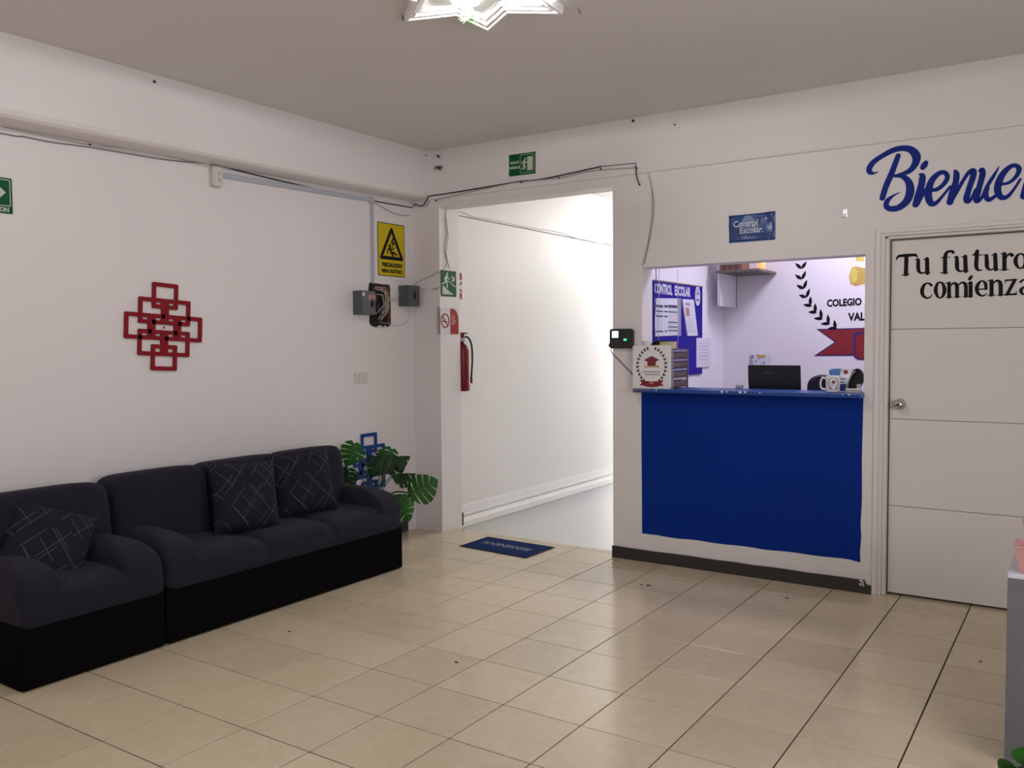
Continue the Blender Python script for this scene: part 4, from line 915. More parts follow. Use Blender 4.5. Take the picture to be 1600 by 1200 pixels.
for k, (kk, pos, lb) in enumerate((('X', [(0.5479,2.5587)][0], 'under the left beam near the photo edge'), ('X', [(0.8628,2.5467)][0], 'under the left beam, middle of three'), ('X', [(1.1358,2.5686)][0], 'under the left beam, closest to the cream outlet'),
        ('X', [(3.5144,2.5618)][0], 'under the left beam close to the corner'),
        ('Y', [(-1.171,2.5747)][0], 'at the top of the pillar front'), ('Y', [(-0.7871,2.6225)][0], 'on the black cable left of the exit sign'),
        ('Y', [(-0.3779,2.6254)][0], 'on the black cable below the exit sign'), ('Y', [(-0.0636,2.6224)][0], 'on the pale cable right of the exit sign'), ('Y', [(0.2631,2.6462)][0], 'where the black cable ends'),
        ('Y', [(0.5292,2.6194)][0], 'at the cable bundle above the pier'), ('Y', [(0.543,2.5133)][0], 'at the tip of the hanging cable stub'))):
    P3_ = (XL, pos[0], pos[1]) if kk == 'X' else (pos[0], YB if pos[1] < 2.58 else 3.496, pos[1])
    nail('black cable clip '+lb, P3_, 'rubber', .006 if kk == 'X' else .007, kk, 'cable clip', 'cable_clip')

# ---------------------------------------------------------------- fire extinguisher
t = thing('fire_extinguisher', (SX+.055, 3.835, 1.09), 'red fire extinguisher on the stairwell wall, half hidden by the pillar', 'fire extinguisher')
c = (SX+.060, 3.822, 0)
MB().lathe([(0, 1.090), (.048, 1.090), (.053, 1.10), (.053, 1.42), (.048, 1.445), (.030, 1.465), (.016, 1.472), (.016, 1.49), (0, 1.49)], c, 32).build('cylinder', 'extred', t, smooth=True)
MB().lathe([(.0535, 1.205), (.055, 1.207), (.055, 1.217), (.0535, 1.219)], c, 24).build('bracket_strap', 'blackpl', t)
MB().box(SX, c[0]-.04, c[1]-.02, c[1]+.02, 1.17, 1.26).build('wall_bracket', 'blackpl', t)
MB().lathe([(0, 1.485), (.02, 1.485), (.024, 1.50), (.018, 1.52), (0, 1.525)], c, 16).build('valve', 'silver', t, smooth=True)
MB().box(c[0]-.02, c[0]+.03, c[1]-.01, c[1]+.035, 1.550, 1.562).box(c[0]-.012, c[0]+.012, c[1]-.01, c[1]+.015, 1.52, 1.555).build('handle', 'extred', t, bevel=.003)
MB().tube([(c[0]+.02, c[1]+.01, 1.525), (c[0]+.035, c[1]+.035, 1.52), (c[0]+.045, c[1]+.065, 1.46), (c[0]+.045, c[1]+.074, 1.35), (c[0]+.043, c[1]+.066, 1.24), (c[0]+.042, c[1]+.062, 1.20)], .008, 8).build('hose', 'rubber', t, smooth=True)
MB().tube([(c[0]+.042, c[1]+.062, 1.20), (c[0]+.042, c[1]+.062, 1.15)], .010, 8).build('nozzle', 'extred', t)
MB().box(c[0]+.036, c[0]+.046, c[1]+.032, c[1]+.040, 1.095, 1.145).build('inspection_tag', 'signwhite', t)

# wood block at the stairwell corner
MBw = MB(); MBw.box(SX+.045, SX+.075, 3.762, 3.800, 0, .105); tag(MBw.build('wood_block', 'wood', None, bevel=.003), 'small brown wooden block stuck upright at the stair opening floor corner', 'wood block')

# ---------------------------------------------------------------- fingerprint reader
t = thing('fingerprint_clock', (.415, YB, 1.425), 'black fingerprint attendance clock with lit screen on the pier beside the office window', 'fingerprint reader')
MB().rect(WP, .338, .500, 1.436, 1.560, 0, .035, .012).build('housing', 'blackpl', t, bevel=.004)
MB().rect(WP, .346, .406, 1.497, 1.556, .035, .037, .002).build('screen_bezel', 'rubber', t)
MB().rect(WP, .353, .400, 1.504, 1.549, .037, .038).build('screen', 'screen', t)
for i in range(4):
    for j in range(3): MB().rect(WP, .348+.016*i, .358+.016*i, 1.447+.014*j, 1.456+.014*j, .035, .037, .002).build('key', 'key', t)
MB().flat(WP, circ(.452, 1.488, .024, .024), .035, .037).build('finger_well', 'rubber', t)
MB().rect(WP, .440, .462, 1.484, 1.497, .037, .0385, .003).build('sensor_light', 'led', t)
MB().box(.326, .341, 3.475, 3.50, 1.442, 1.466).build('cable_plug', 'rubber', t, bevel=.002)
cable('black cable from the fingerprint clock slanting down the pier', BW_([(0.3227,1.4427),(0.3372,1.3992),(0.3807,1.3602),(0.4524,1.2916),(0.5138,1.2322)], .003), .003)

# ---------------------------------------------------------------- small emblem used by the school
def emblem(plane, cx, cz, s, d, parent, small=False):
    """grad cap over a scroll inside a laurel with a ribbon; s = overall height"""
    q = MB(); q.flat(plane, [(cx-.22*s, cz+.16*s), (cx, cz+.27*s), (cx+.22*s, cz+.17*s), (cx, cz+.07*s)], d, d+.0006); q.flat(plane, [(cx-.12*s, cz+.13*s), (cx-.12*s, cz+.02*s), (cx, cz-.01*s), (cx+.12*s, cz+.02*s), (cx+.12*s, cz+.13*s), (cx, cz+.07*s)], d, d+.0005)
    q.build('emblem_cap', 'capred', parent)
    q = MB(); q.flat(plane, [(cx-.19*s, cz-.06*s), (cx-.15*s, cz-.03*s), (cx+.15*s, cz-.03*s), (cx+.2*s, cz-.06*s), (cx+.2*s, cz+.03*s), (cx+.17*s, cz-.01*s+.03*s), (cx-.15*s, cz+.0*s), (cx-.2*s, cz+.05*s)], d, d+.0007); q.build('emblem_scroll', 'gold', parent)
    q = MB()
    for sd in (-1, 1):
        for i in range(11):
            a = R(-62+i*13); x, z = cx+sd*.40*s*math.cos(a)*1.0, cz+.02*s+.46*s*math.sin(a)
            for w_ in (-1, 1):
                dx, dz = sd*(-math.sin(a)), math.cos(a); nx, nz = sd*math.cos(a)*w_, math.sin(a)*w_
                l = .080*s; q.flat(plane, [(x, z), (x+dx*l*.5+nx*l*.45, z+dz*l*.5+nz*l*.45), (x+dx*l+nx*l*.5, z+dz*l+nz*l*.5), (x+dx*l*.7+nx*l*.05, z+dz*l*.7+nz*l*.05)], d, d+.0005)
    tag(q.build('emblem_laurel', 'black', parent), kind='stuff')
    q = MB(); q.flat(plane, [(cx-.34*s, cz-.36*s), (cx-.24*s, cz-.36*s), (cx-.24*s, cz-.38*s), (cx, cz-.40*s), (cx+.24*s, cz-.38*s), (cx+.24*s, cz-.36*s), (cx+.34*s, cz-.36*s), (cx+.28*s, cz-.44*s), (cx+.34*s, cz-.51*s), (cx+.20*s, cz-.51*s), (cx+.20*s, cz-.53*s), (cx, cz-.55*s), (cx-.20*s, cz-.53*s), (cx-.20*s, cz-.51*s), (cx-.34*s, cz-.51*s), (cx-.28*s, cz-.44*s)], d, d+.0007); q.build('emblem_ribbon', 'ribbon', parent)
    if not small:
        q = MB()
        for r_i, (w_, z_) in enumerate(((.25, -.145), (.19, -.215))):
            x = cx-w_*s
            while x < cx+w_*s: l = s*random.uniform(.012, .03); q.rect(plane, x, x+l, cz+z_*s-.018*s, cz+z_*s+.018*s, d, d+.0005); x += l+.012*s
        q.build('small_print', 'greyink', parent)

# ---------------------------------------------------------------- things on the counter
CT = 1.1685
t = thing('document_organizer', (.665, 3.56, CT), 'white desk organizer with school emblem at the left end of the counter', 'organizer')
MB().rect(PY(3.452), .520, .792, CT, 1.452, 0, .006, .014).build('front_panel', 'ceramic', t)
emblem(PY(3.446), .655, 1.315, .25, .0003, t)
text(PY(3.446), 'IXIX', .655, 1.200, .016, 'signwhite', t, align='CENTER', d=.0012)
for k in range(5):
    z = CT+.008+.062*k
    if k < 5: MB().box(.530, .800, 3.456, 3.716, z, z+.004).build('shelf', 'tray', t)
for k in range(4):
    z = CT+.008+.062*k
    q = MB(); q.box(.560, .795, 3.462, 3.70, z+.006, z+.042); q.build('tray', 'tray', t, bevel=.003)
    MB().box(.796, .800, 3.47, 3.69, z+.048, z+.058).build('tray_lip', 'silver', t)
MB().box(.530, .535, 3.456, 3.716, CT, 1.42).build('back_panel', 'tray', t)
for y in (3.458, 3.708): MB().box(.785, .800, y, y+.006, CT, 1.425).build('post', 'silver', t)
TZ = CT+.008+.248+.0045
t = thing('tape_roll', (.705, 3.60, TZ), 'yellow masking tape roll lying on top of the organizer', 'tape')
MB().lathe([(.028, 0), (.055, 0), (.055, .046), (.028, .046), (.028, 0)], (.705, 3.60, TZ), 28).build('tape_band', 'tape', t)
MB().lathe([(.025, .001), (.0278, .001), (.0278, .045), (.025, .045), (.025, .001)], (.705, 3.60, TZ), 24).build('tape_core', 'pages', t)
t = thing('stapler', (.60, 3.62, TZ), 'black stapler on the organizer behind the emblem panel', 'stapler')
MB().box(.56, .68, 3.655, 3.685, TZ, TZ+.010).build('stapler_base', 'blackpl', t, bevel=.003)
q = MB(); q.flat(lambda a, b, d: (a, 3.655+d, b), [(.56, TZ+.012), (.675, TZ+.030), (.68, TZ+.048), (.60, TZ+.052), (.56, TZ+.035)], 0, .03); q.build('stapler_arm', 'blackpl', t, bevel=.004)
t = thing('clear_cup', (.565, 3.53, TZ), 'small clear cup on the organizer beside the hanging cables', 'cup')
MB().lathe([(0, 0), (.018, 0), (.022, .045), (.020, .045), (.016, .004), (0, .004)], (.565, 3.53, TZ), 20).build('cup_body', 'glass_rim', t, smooth=True)
MB().lathe([(.018, .045), (.024, .045), (.024, .049), (.018, .049), (.018, .045)], (.565, 3.53, TZ), 20).build('cup_rim', 'silver', t)
# laptop, lid towards the room
t = thing('laptop', (1.345, 3.80, CT), 'black laptop seen from behind its open lid on the office desk behind the counter', 'laptop')
lz = 1.10
MB().box(1.185, 1.515, 3.82, 4.05, lz-.0, lz+.018).build('laptop_base', 'blackpl', t, bevel=.004)
q = MB(); q.flat(lambda a, b, d: (a, 3.802+.10*(1.31-b)+d, b), rrect(1.178, 1.516, lz+.012, 1.318, .008), 0, .010); q.build('laptop_lid', 'blackpl', t)
MB().rect(lambda a, b, d: (a, 3.80+.10*(1.31-b)-d, b), 1.285, 1.345, 1.262, 1.272, 0, .0008, .003).build('lid_mark', 'key', t)
dk = tag(MB().box(.56, 2.2, 3.725, 4.45, 1.07, 1.0995).build('office_desk_top', 'shelf', None, bevel=.004), 'office desk surface just behind the counter ledge', 'desk')
q = MB(); 
for x in (.58, 2.15):
    for y in (3.75, 4.40): q.box(x, x+.03, y, y+.03, 0, 1.07)
q.build('desk_legs', 'shelf', dk)
# school mug
t = thing('school_mug', (1.725, 3.56, CT), 'white ceramic mug with school emblem near the right end of the counter', 'mug')
mc = (1.783, 3.52, CT)
MB().lathe([(0, .001), (.034, .001), (.039, .004), (.040, .012), (.040, .098), (.0385, .099), (.0365, .097), (.036, .01), (0, .008)], mc, 36).build('mug_body', 'ceramic', t, smooth=True)
MB().tube([(mc[0]-.036, mc[1]-.012, CT+.082), (mc[0]-.058, mc[1]-.014, CT+.084), (mc[0]-.068, mc[1]-.015, CT+.052), (mc[0]-.060, mc[1]-.014, CT+.022), (mc[0]-.036, mc[1]-.012, CT+.018)], .0055, 8).build('mug_handle', 'ceramic', t, smooth=True)
def mugp(a, b, d):
    ang = R(-90+18)+(a/.040); return (mc[0]+(.0402+d)*math.cos(ang), mc[1]+(.0402+d)*math.sin(ang), mc[2]+b)
emblem(mugp, 0, .054, .066, .0002, t)
# leaflet bending over a black holder
t = thing('leaflet_stand', (1.86, 3.64, CT), 'curled blue and white leaflets in a black holder at the right end of the counter', 'leaflets')
def sheet(name, pts, m, y, th=.0015, lean=.12):
    q = MB(); q.flat(lambda a, b, d: (a, y-d+lean*(b-CT)**1*(b-CT)*6, b), pts, 0, th); return q.build(name, m, t)
sheet('leaflet_blue_part', [(1.7359,1.2903),(1.7469,1.302),(1.7765,1.3061),(1.8132,1.3046),(1.8063,1.2644),(1.7994,1.2146),(1.77,1.2141),(1.7474,1.2521)], 'leaflet', 3.602)
sheet('leaflet_white_part', [(1.8095,1.3045),(1.8459,1.3068),(1.8821,1.3053),(1.8644,1.2729),(1.8503,1.2347),(1.8433,1.2041),(1.7922,1.203),(1.799,1.2529)], 'ceramic', 3.598)
sheet('leaflet_navy_part', [(1.7921,1.2145),(1.8432,1.2155),(1.84,1.1735),(1.7998,1.1764)], 'leafletnavy', 3.594)
q = MB()
p_ = [(1.7922,1.2493),(1.8415,1.2444),(1.7924,1.2283),(1.8381,1.2234)]
z0_ = p_[0][1]
q.box(p_[0][0], p_[1][0], 3.586, 3.590, p_[1][1], p_[0][1]); q.box(p_[2][0], p_[3][0], 3.586, 3.590, p_[3][1], p_[2][1])
q.build('print_bars', 'ink', t)
sheet('leaflet_emblem', [(1.8242,1.2952),(1.846,1.2992),(1.8498,1.2803),(1.8317,1.2724)], 'capred', 3.586, .0006)
q = MB(); q.flat(lambda a, b, d: (a, 3.61+d, b), [(1.8377,1.1806),(1.8446,1.2227),(1.8586,1.2686),(1.8764,1.2992),(1.8979,1.3089),(1.9195,1.2997),(1.9341,1.2697),(1.9345,1.232),(1.9205,1.2053),(1.9064,1.1822)], 0, .035)
q.build('holder', 'blackpl', t, bevel=.004)
q = MB(); q.tube([(a, 3.604, b) for a, b in [(1.8463,1.1849),(1.8531,1.2307),(1.8672,1.2652),(1.885,1.2882),(1.8922,1.292)]], .004, 6); q.build('holder_edge', 'silver', t)
t = thing('staple_box', (1.905, 3.50, CT), 'small silver box on the counter corner below the leaflets', 'box')
MB().box(1.865, 1.945, 3.475, 3.52, CT, CT+.020).build('box_body', 'silver', t, bevel=.002); MB().box(1.863, 1.947, 3.473, 3.522, CT+.020, CT+.025).build('box_lid', 'cream', t, bevel=.002)
MB().box(1.915, 1.935, 3.53, 3.55, CT, CT+.05).build('clip', 'silver', t)
# bag behind the counter
q = MB(); q.puff((1.655, 3.83, 1.175), (.10, .07, .085), (.8, .8), (24, 16)); q.puff((1.60, 3.83, 1.13), (.10, .06, .035), (.8, .8), (24, 12))
bg = tag(q.build('cloth_bag', 'navybag', None, smooth=True), 'dark navy cloth bag on the desk between the laptop and the mug', 'bag')
MB().tube([(1.60, 3.79, 1.20), (1.62, 3.78, 1.24), (1.66, 3.78, 1.245), (1.70, 3.79, 1.21)], .005, 6).build('bag_strap', 'rubber', bg, smooth=True)
t = thing('desk_tin', (1.155, 3.72, CT), 'small pale tin on the counter just left of the laptop', 'tin')
MB().box(1.135, 1.178, 3.685, 3.715, CT, CT+.022).build('tin_body', 'silver', t, bevel=.003); MB().box(1.134, 1.179, 3.684, 3.716, CT+.022, CT+.027).build('tin_lid', 'signwhite', t, bevel=.002)

# ---------------------------------------------------------------- inside the office
OL = PXp(.503)
t = thing('notice_board', (.503, 4.24, 1.22), 'blue notice board headed CONTROL ESCOLAR on the office side wall', 'notice board')
MB().rect(OL, 3.784, 4.695, 1.222, 1.902, 0, .012).build('board', 'boardblue', t)
MB().rect(OL, 3.784, 4.695, 1.896, 1.906, .012, .014).build('top_edge', 'shelf', t)
text(OL, 'CONTROL', 3.800, 1.815, .095, 'paper', t, sx=.66, bold=.004, d=.0135)
text(OL, 'ESCOLAR', 4.150, 1.815, .095, 'paper', t, sx=.72, bold=.004, d=.0135)
MB().flat(OL, circ(4.595, 1.825, .052, .075), .012, .0135).build('round_logo', 'paper', t)
emblem(OL, 4.595, 1.835, .09, .0137, t, True)
t = thing('timetable_sheet', (.515, 4.02, 1.52), 'printed timetable with dark bars on the left of the blue notice board', 'paper')
MB().flat(OL, [(3.806, 1.778), (4.205, 1.792), (4.218, 1.522), (3.80, 1.512)], .012, .0145).build('sheet', 'paper', t)
q = MB()
for (a, b, z, h) in ((3.82, 3.94, 1.725, .018), (3.96, 4.02, 1.727, .018), (4.03, 4.19, 1.73, .020), (3.82, 3.94, 1.690, .009), (3.96, 4.02, 1.69, .009), (4.03, 4.19, 1.69, .008), (3.82, 3.94, 1.655, .010), (3.96, 4.02, 1.655, .010), (4.03, 4.20, 1.615, .008), (4.03, 4.20, 1.582, .008), (3.82, 3.94, 1.548, .010), (3.97, 4.01, 1.55, .010), (4.03, 4.20, 1.556, .008)): q.rect(OL, a, b, z-h/2, z+h/2, .0145, .015)
q.build('printed_bars', 'ink', t)
q = MB()
for i in range(16): q.rect(OL, 3.815, 3.815+.11, 1.715-.011*i, 1.7165-.011*i, .0145, .0148); q.rect(OL, 4.035, 4.19, 1.712-.011*i, 1.7135-.011*i, .0145, .0148)
q.build('printed_lines', 'greyink', t)
t = thing('folder_sleeve', (.515, 4.235, 1.52), 'thin clear folder edge beside the timetable on the notice board', 'folder')
MB().rect(OL, 4.212, 4.262, 1.518, 1.795, .012, .016).build('sleeve', 'greyink', t)
t = thing('notice_flyer', (.515, 4.42, 1.52), 'tilted white flyer with a pink picture on the right of the blue notice board', 'paper')
MB().flat(OL, [(4.275, 1.790), (4.495, 1.793), (4.578, 1.520), (4.38, 1.517)], .012, .022).build('sheet', 'paper', t)
MB().flat(OL, [(4.33, 1.728), (4.40, 1.728), (4.415, 1.665), (4.35, 1.665)], .022, .0225).build('picture', 'pinkin', t)
q = MB()
for i in range(7): q.rect(OL, 4.36+.004*i, 4.47+.010*i, 1.645-.016*i, 1.648-.016*i, .022, .0225)
q.rect(OL, 4.33, 4.42, 1.745, 1.765, .022, .0225)
q.build('printed_lines', 'greyink', t)
t = thing('taped_paper', (.515, 4.73, 1.28), 'white paper taped at the right edge of the notice board', 'paper')
MB().rect(OL, 4.57, 4.868, 1.275, 1.503, .012, .0145).build('sheet', 'paper', t)
q = MB()
for i in range(6): q.rect(OL, 4.62, 4.80, 1.46-.025*i, 1.463-.025*i, .0145, .015)
q.build('printed_lines', 'greyink', t)
for k, (u, lb) in enumerate((((1011, 1010), 'dark cable hanging inside the office window, nearest its left edge'), ((1016, 1014), 'pale cable hanging inside the office window beside the dark one'))):
    x0 = .552 if k == 0 else .575
    cable(lb, [(x0+.01, 3.72, 1.98), (x0+.012, 3.72, 1.80), (x0, 3.72, 1.62), (x0+.006, 3.72, 1.45), (x0, 3.72, 1.20)], .003 if k == 0 else .0022, 'rubber' if k == 0 else 'whitecable')
cable('thin wire hanging in front of the notice board', [(.60, 4.0, 1.985), (.60, 4.0, 1.75), (.605, 4.0, 1.44), (.60, 4.0, 1.10)], .0018, 'whitecable')
OB = PY(5.2)
# shelf with books and candle
t = thing('wall_shelf', (.75, 5.0, 1.75), 'small grey-brown corner shelf high on the office wall', 'shelf')
MB().box(.592, .938, 4.775, 5.2, 2.008, 2.028).build('shelf_board', 'shelf', t, bevel=.002)
MB().box(.600, .612, 4.80, 5.2, 1.752, 2.008).build('bracket_panel', 'office', t)
q = MB(); q.box(.612, .616, 4.80, 4.806, 1.752, 2.008); q.box(.612, .616, 5.19, 5.196, 1.745, 2.008); q.build('bracket_edge', 'greyink', t)
xs_ = .615
for k in range(7):
    w_ = (.022, .03, .018, .026, .02, .024, .028)[k]; h_ = (.20, .22, .19, .21, .205, .215, .195)[k]
    lab = ('leftmost book on the office shelf', 'second book from the left on the office shelf', 'third book from the left on the office shelf', 'middle book on the office shelf', 'third book from the candle on the office shelf', 'second book from the candle on the office shelf', 'book next to the gap before the candle on the office shelf')[k]
    b = thing('book', (xs_+w_/2, 4.90, 2.0285), lab, 'book', 'books on the office shelf')
    MB().box(xs_, xs_+.003, 4.80, 4.98, 2.0285, 2.0285+h_).box(xs_+w_-.003, xs_+w_, 4.80, 4.98, 2.0285, 2.0285+h_).box(xs_, xs_+w_, 4.797, 4.80, 2.0285, 2.0285+h_).build('cover', ('book', 'book2')[k % 2], b)
    MB().box(xs_+.003, xs_+w_-.003, 4.802, 4.976, 2.031, 2.024+h_).build('pages', 'pages', b)
    xs_ += w_+.0015
t = thing('glass_candle', (.845, 4.86, 2.0285), 'lit orange candle in a glass on the office shelf', 'candle')
cdl = [(0.8634,2.0316)][0]; cc = (cdl[0], 5.06, 2.0285)
MB().lathe([(0, 0), (.022, 0), (.028, .02), (.033, .045), (.033, .075), (.031, .075), (.029, .042), (0, .040)], cc, 24).build('candle_glass', 'candleglass', t, smooth=True)
MB().lathe([(0, .040), (.010, .048), (.016, .058), (.013, .072), (.005, .085), (0, .090)], cc, 16).build('flame', 'flame', t, smooth=True)
MB().tube([(cc[0], cc[1], cc[2]+.04), (cc[0], cc[1], cc[2]+.062)], .0015, 5).build('wick', 'black', t)
# mural
t = thing('school_mural', (1.6, 5.2, 1.3), 'painted school crest with laurel branch, COLEGIO lettering and red ribbon on the office back wall', 'mural')
LF = [(512,120,1),(510,200,0),(508,275,0),(528,350,0),(552,420,0),(572,490,0),(622,540,0),(668,590,0),(718,632,0)]
def blade(p0, p1, wd):
    q = MB(); (x0, z0), (x1, z1) = p0, p1; dx, dz = x1-x0, z1-z0; l = math.hypot(dx, dz); nx, nz = -dz/l, dx/l
    pts = []
    for s_ in (1, -1):
        rng = range(0, 9) if s_ > 0 else range(7, 0, -1)
        for i in rng:
            u = i/8; w_ = wd*math.sin(math.pi*u**.8)*.5*s_; pts.append((x0+dx*u+nx*w_, z0+dz*u+nz*w_))
    q.flat(OB, pts, 0, .0012); return q
LV = [(1.1336,2.1219),(1.1086,2.1334),(1.1336,2.1219),(1.1632,2.1301),(1.1367,2.0414),(1.0865,2.0895),(1.1367,2.0414),(1.1758,2.0993),(1.1398,1.9585),(1.0847,1.9989),(1.1398,1.9585),(1.1714,2.0246),(1.1528,1.8825),(1.0979,1.9176),(1.1528,1.8825),(1.1794,1.9541),(1.1756,1.8139),(1.1159,1.8387),(1.1756,1.8139),(1.1997,1.8856),(1.2205,1.7473),(1.1489,1.7595),(1.2057,1.7528),(1.2076,1.8228),(1.2576,1.6963),(1.1889,1.7006),(1.2454,1.6966),(1.2423,1.7691),(1.3042,1.6453),(1.2311,1.6494),(1.292,1.6456),(1.2841,1.723),(1.3599,1.6069),(1.2851,1.6058),(1.3455,1.6047),(1.34,1.6793),(1.4104,1.5689),(1.3386,1.5701),(1.3986,1.5667),(1.3883,1.636)]
LEAVES = list(zip(LV[0::2], LV[1::2]))
for a, b in LEAVES: blade(a, b, .026).build('laurel_leaf', 'black', t)
text(OB, 'COLEGIO', [(1.3323,1.739)][0][0], [(1.3323,1.739)][0][1], .074, 'black', t, sx=.80, bold=.0035, rot=R(1.2))
text(OB, 'VAL', [(1.4949,1.6264)][0][0], [(1.4949,1.6264)][0][1], .082, 'black', t, sx=.82, bold=.0035, rot=R(1))
MB().flat(OB, [(1.2538,1.5664),(1.6529,1.5699),(1.7436,1.5684),(1.7461,1.3568),(1.2336,1.3535),(1.3924,1.4628)], 0, .0010).build('ribbon_outline', 'purple', t)
MB().flat(OB, [(1.2807,1.556),(1.653,1.5602),(1.7437,1.5588),(1.7459,1.3689),(1.2629,1.3661),(1.4115,1.4627)], .0010, .0018).build('ribbon_tail', 'ribbon', t)
MB().flat(OB, [(1.5425,1.5375),(1.744,1.5348),(1.7465,1.3183),(1.5634,1.3272),(1.5352,1.3467),(1.5311,1.5181)], .0018, .0026).build('ribbon_outline', 'purple', t)
MB().flat(OB, [(1.5521,1.5154),(1.7442,1.5204),(1.7464,1.3328),(1.5679,1.337),(1.5491,1.3565)], .0026, .0034).build('ribbon_front', 'ribbon', t)
MB().flat(OB, [(1.5142,2.0309),(1.542,2.0391),(1.6021,2.0213),(1.7385,2.0044),(1.7398,1.8944),(1.6035,1.9004),(1.5389,1.8886),(1.5037,1.9097),(1.4938,1.9638)], 0, .0012).build('scroll', 'gold', t)
MB().flat(OB, [(1.5143,2.0212),(1.5374,2.0272),(1.5563,1.9995),(1.5524,1.9318),(1.534,1.9083),(1.5106,1.924),(1.5031,1.9682)], .0012, .0020).build('scroll_end', 'goldlight', t)
MB().flat(OB, [(1.5416,2.0779),(1.5481,2.1163),(1.5641,2.1347),(1.5872,2.1332),(1.6013,2.1034),(1.6016,2.0744)], 0, .0012).build('tassel', 'goldlight', t)
# photo card above the laptop
t = thing('photo_card', (.82, 5.2, 1.27), 'small printed card with drawings on the office back wall above the laptop', 'card')
cd = [(0.7278,1.3656),(0.9009,1.3657),(0.8964,1.2572),(0.7231,1.2556)]
MB().flat(OB, cd, 0, .003).build('card', 'paper', t)
q = MB()
for i in range(9): 
    x = cd[3][0]+.02+random.uniform(0, .12); z = cd[3][1]+.02+random.uniform(0, .08); q.rect(OB, x, x+.006, z, z+random.uniform(.008, .02), .003, .0035)
for i in range(3): q.rect(OB, cd[3][0]+.01*i+.004, cd[3][0]+.01*i+.007, cd[3][1]+.005, cd[0][1]-.005, .003, .0035)
q.build('drawings', 'ink', t)
MB().flat(OB, [(cd[0][0]+.06, cd[0][1]-.004), (cd[0][0]+.13, cd[0][1]-.004), (cd[0][0]+.12, cd[0][1]-.03), (cd[0][0]+.08, cd[0][1]-.03)], .003, .0036).build('drawing_patch', 'gold', t)

# ---------------------------------------------------------------- doormat
mp = [(-0.7438,3.1913),(-0.7449,3.5469),(-0.1355,3.5229),(-0.1399,3.1469)]
t = thing('doormat', ((mp[0][0]+mp[2][0])/2, (mp[0][1]+mp[2][1])/2, 0), 'dark blue doormat with worn lettering in front of the stair opening', 'doormat')
MB().flat(PZ(0), mp[::-1], .0005, .0045).build('mat_edge', 'matedge', t)
cx_ = sum(a for a, b in mp)/4; cy_ = sum(b for a, b in mp)/4
MB().flat(PZ(0), [(cx_+(a-cx_)*.965, cy_+(b-cy_)*.94) for a, b in mp][::-1], .0045, .008).build('mat_pile', 'mat', t)
text(lambda a, b, d: (a, b, .008+d), 'BIENVENIDOS', cx_, cy_+.035, .095, 'matink', t, sx=.72, bold=.0018, align='CENTER', d=.0008, rot=R(180)+math.atan2(mp[3][1]-mp[0][1], mp[3][0]-mp[0][0]))

# ---------------------------------------------------------------- cabinet at the right edge with pink boxes
t = thing('grey_cabinet', (3.15, 1.85, 0), 'grey laminate cabinet with white top at the right edge of the photo', 'cabinet')
MB().box(2.824, 3.55, 1.605, 2.10, .004, .655).build('cabinet_body', 'cabinet', t, bevel=.002)
MB().box(2.823, 3.555, 1.603, 2.105, .655, .672).build('cabinet_top', 'cabtop', t, bevel=.002)
def pinkbox(label, x, y, z, h, s_, full=False):
    t = thing('pink_planter', (x, y, z), label, 'box', 'pink tapered boxes on the cabinet')
    def fr(s0, zz): return [(x-s0, y-s0, zz), (x+s0, y-s0, zz), (x+s0, y+s0, zz), (x-s0, y+s0, zz)]
    vs = fr(s_*.78, z+.001)+fr(s_, z+h)+fr(s_*1.06, z+h)+fr(s_*1.06, z+h+.008)+fr(s_*.97, z+h+.008)+fr(s_*.76, z+.006)
    fs = [(3, 2, 1, 0)]+[(k*4+i, k*4+(i+1) % 4, (k+1)*4+(i+1) % 4, (k+1)*4+i) for k in range(5) for i in range(4)]+[(20, 21, 22, 23)]
    MB().add(vs, fs).build('box_body', 'pink', t)
    if full:
        q = MB(); 
        for i in range(14): q.puff((x+random.uniform(-.6, .6)*s_, y+random.uniform(-.6, .6)*s_, z+h*.75+random.uniform(0, .03)), (.014, .014, .012), (.9, .9), (8, 6))
        q.build('decoration', 'pinkdeep', t)
    else:
        MB().box(x-s_*.8, x+s_*.8, y-s_*.8, y+s_*.8, z+h*.3, z+h*.45).build('inner_filling', 'pinkin', t)
    return t
pinkbox('pale pink open tapered box standing on the white cabinet top', 2.905, 1.68, .6725, .085, .062)
pinkbox('pink box filled with magenta decorations behind the pale pink one', 2.925, 1.815, .6725, .150, .066, True)
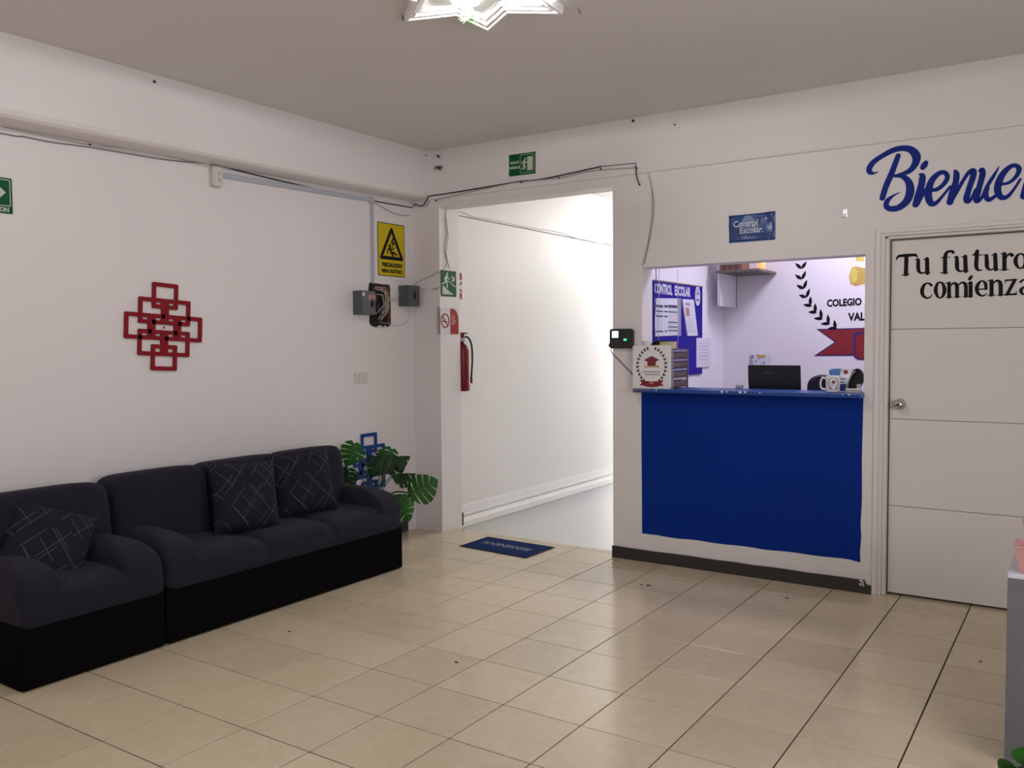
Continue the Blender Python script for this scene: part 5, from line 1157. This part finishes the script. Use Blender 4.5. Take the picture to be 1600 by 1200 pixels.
# leafy plant in front of the cabinet, only its leaf tips enter the frame
pt = thing('small_potted_plant', (2.885, 1.35, 0), 'green-leaved small plant in front of the grey cabinet at the bottom edge', 'plant')
MB().lathe([(0, .002), (.05, .002), (.065, .09), (.07, .095), (.062, .095), (.0, .085)], (2.90, 1.33, 0), 20).build('pot', 'pot', pt)
crown = Vector((2.90, 1.33, .085))
for (bx, by, bz, sz, dr_, fc) in ((2.868, 1.33, .125, .085, (-.25, .15, -.35), (.15, -.9, .45)), (2.90, 1.32, .13, .10, (.7, .1, .1), (.1, -.7, .7)), (2.89, 1.36, .12, .09, (.1, .8, .5), (0, -.5, .8)), (2.87, 1.32, .115, .08, (-.1, -.9, .1), (0, -.2, 1))):
    base = Vector((bx, by, bz)); yv = Vector(dr_).normalized(); zv = Vector(fc); zv = (zv-yv*zv.dot(yv)).normalized(); xv = yv.cross(zv); rot = Matrix((xv, yv, zv)).transposed()
    mb = MB(); n = 9; vs = []
    for j in range(n+1):
        v = j/n; wd = sz*.42*math.sin(math.pi*(.04+.96*v)**.8)
        for u in (-1, -.5, 0, .5, 1): vs.append((u*wd, v*sz, -.25*v*v*sz-.12*abs(u)*wd))
    mb.add([tuple(rot @ Vector(v)+base) for v in vs], [(j*5+i, j*5+i+1, (j+1)*5+i+1, (j+1)*5+i) for j in range(n) for i in range(4)])
    o = mb.build('leaf', 'leaf', pt, smooth=True)
    MB().tube([crown, (crown+base)/2+Vector((0, 0, .01)), base], .003, 5).build('stem', 'stem', pt)

# ---------------------------------------------------------------- crumbs on the floor
cr = MB()
for (x, y) in [(0.4028,3.4221),(0.8023,2.9757),(0.8409,2.9835),(0.8451,2.9927),(2.6539,2.6481),(-0.3531,1.2296),(0.6335,1.3494),(1.2366,3.6145),(1.2773,3.5671),(1.6263,3.167)]:
    cr.flat(PZ(0), circ(x, y, random.uniform(.006, .014), .004, 6), .0003, .0025)
tag(cr.build('floor_crumbs', 'dark', None), 'small dark dirt specks scattered on the tiles', 'dirt', kind='stuff')
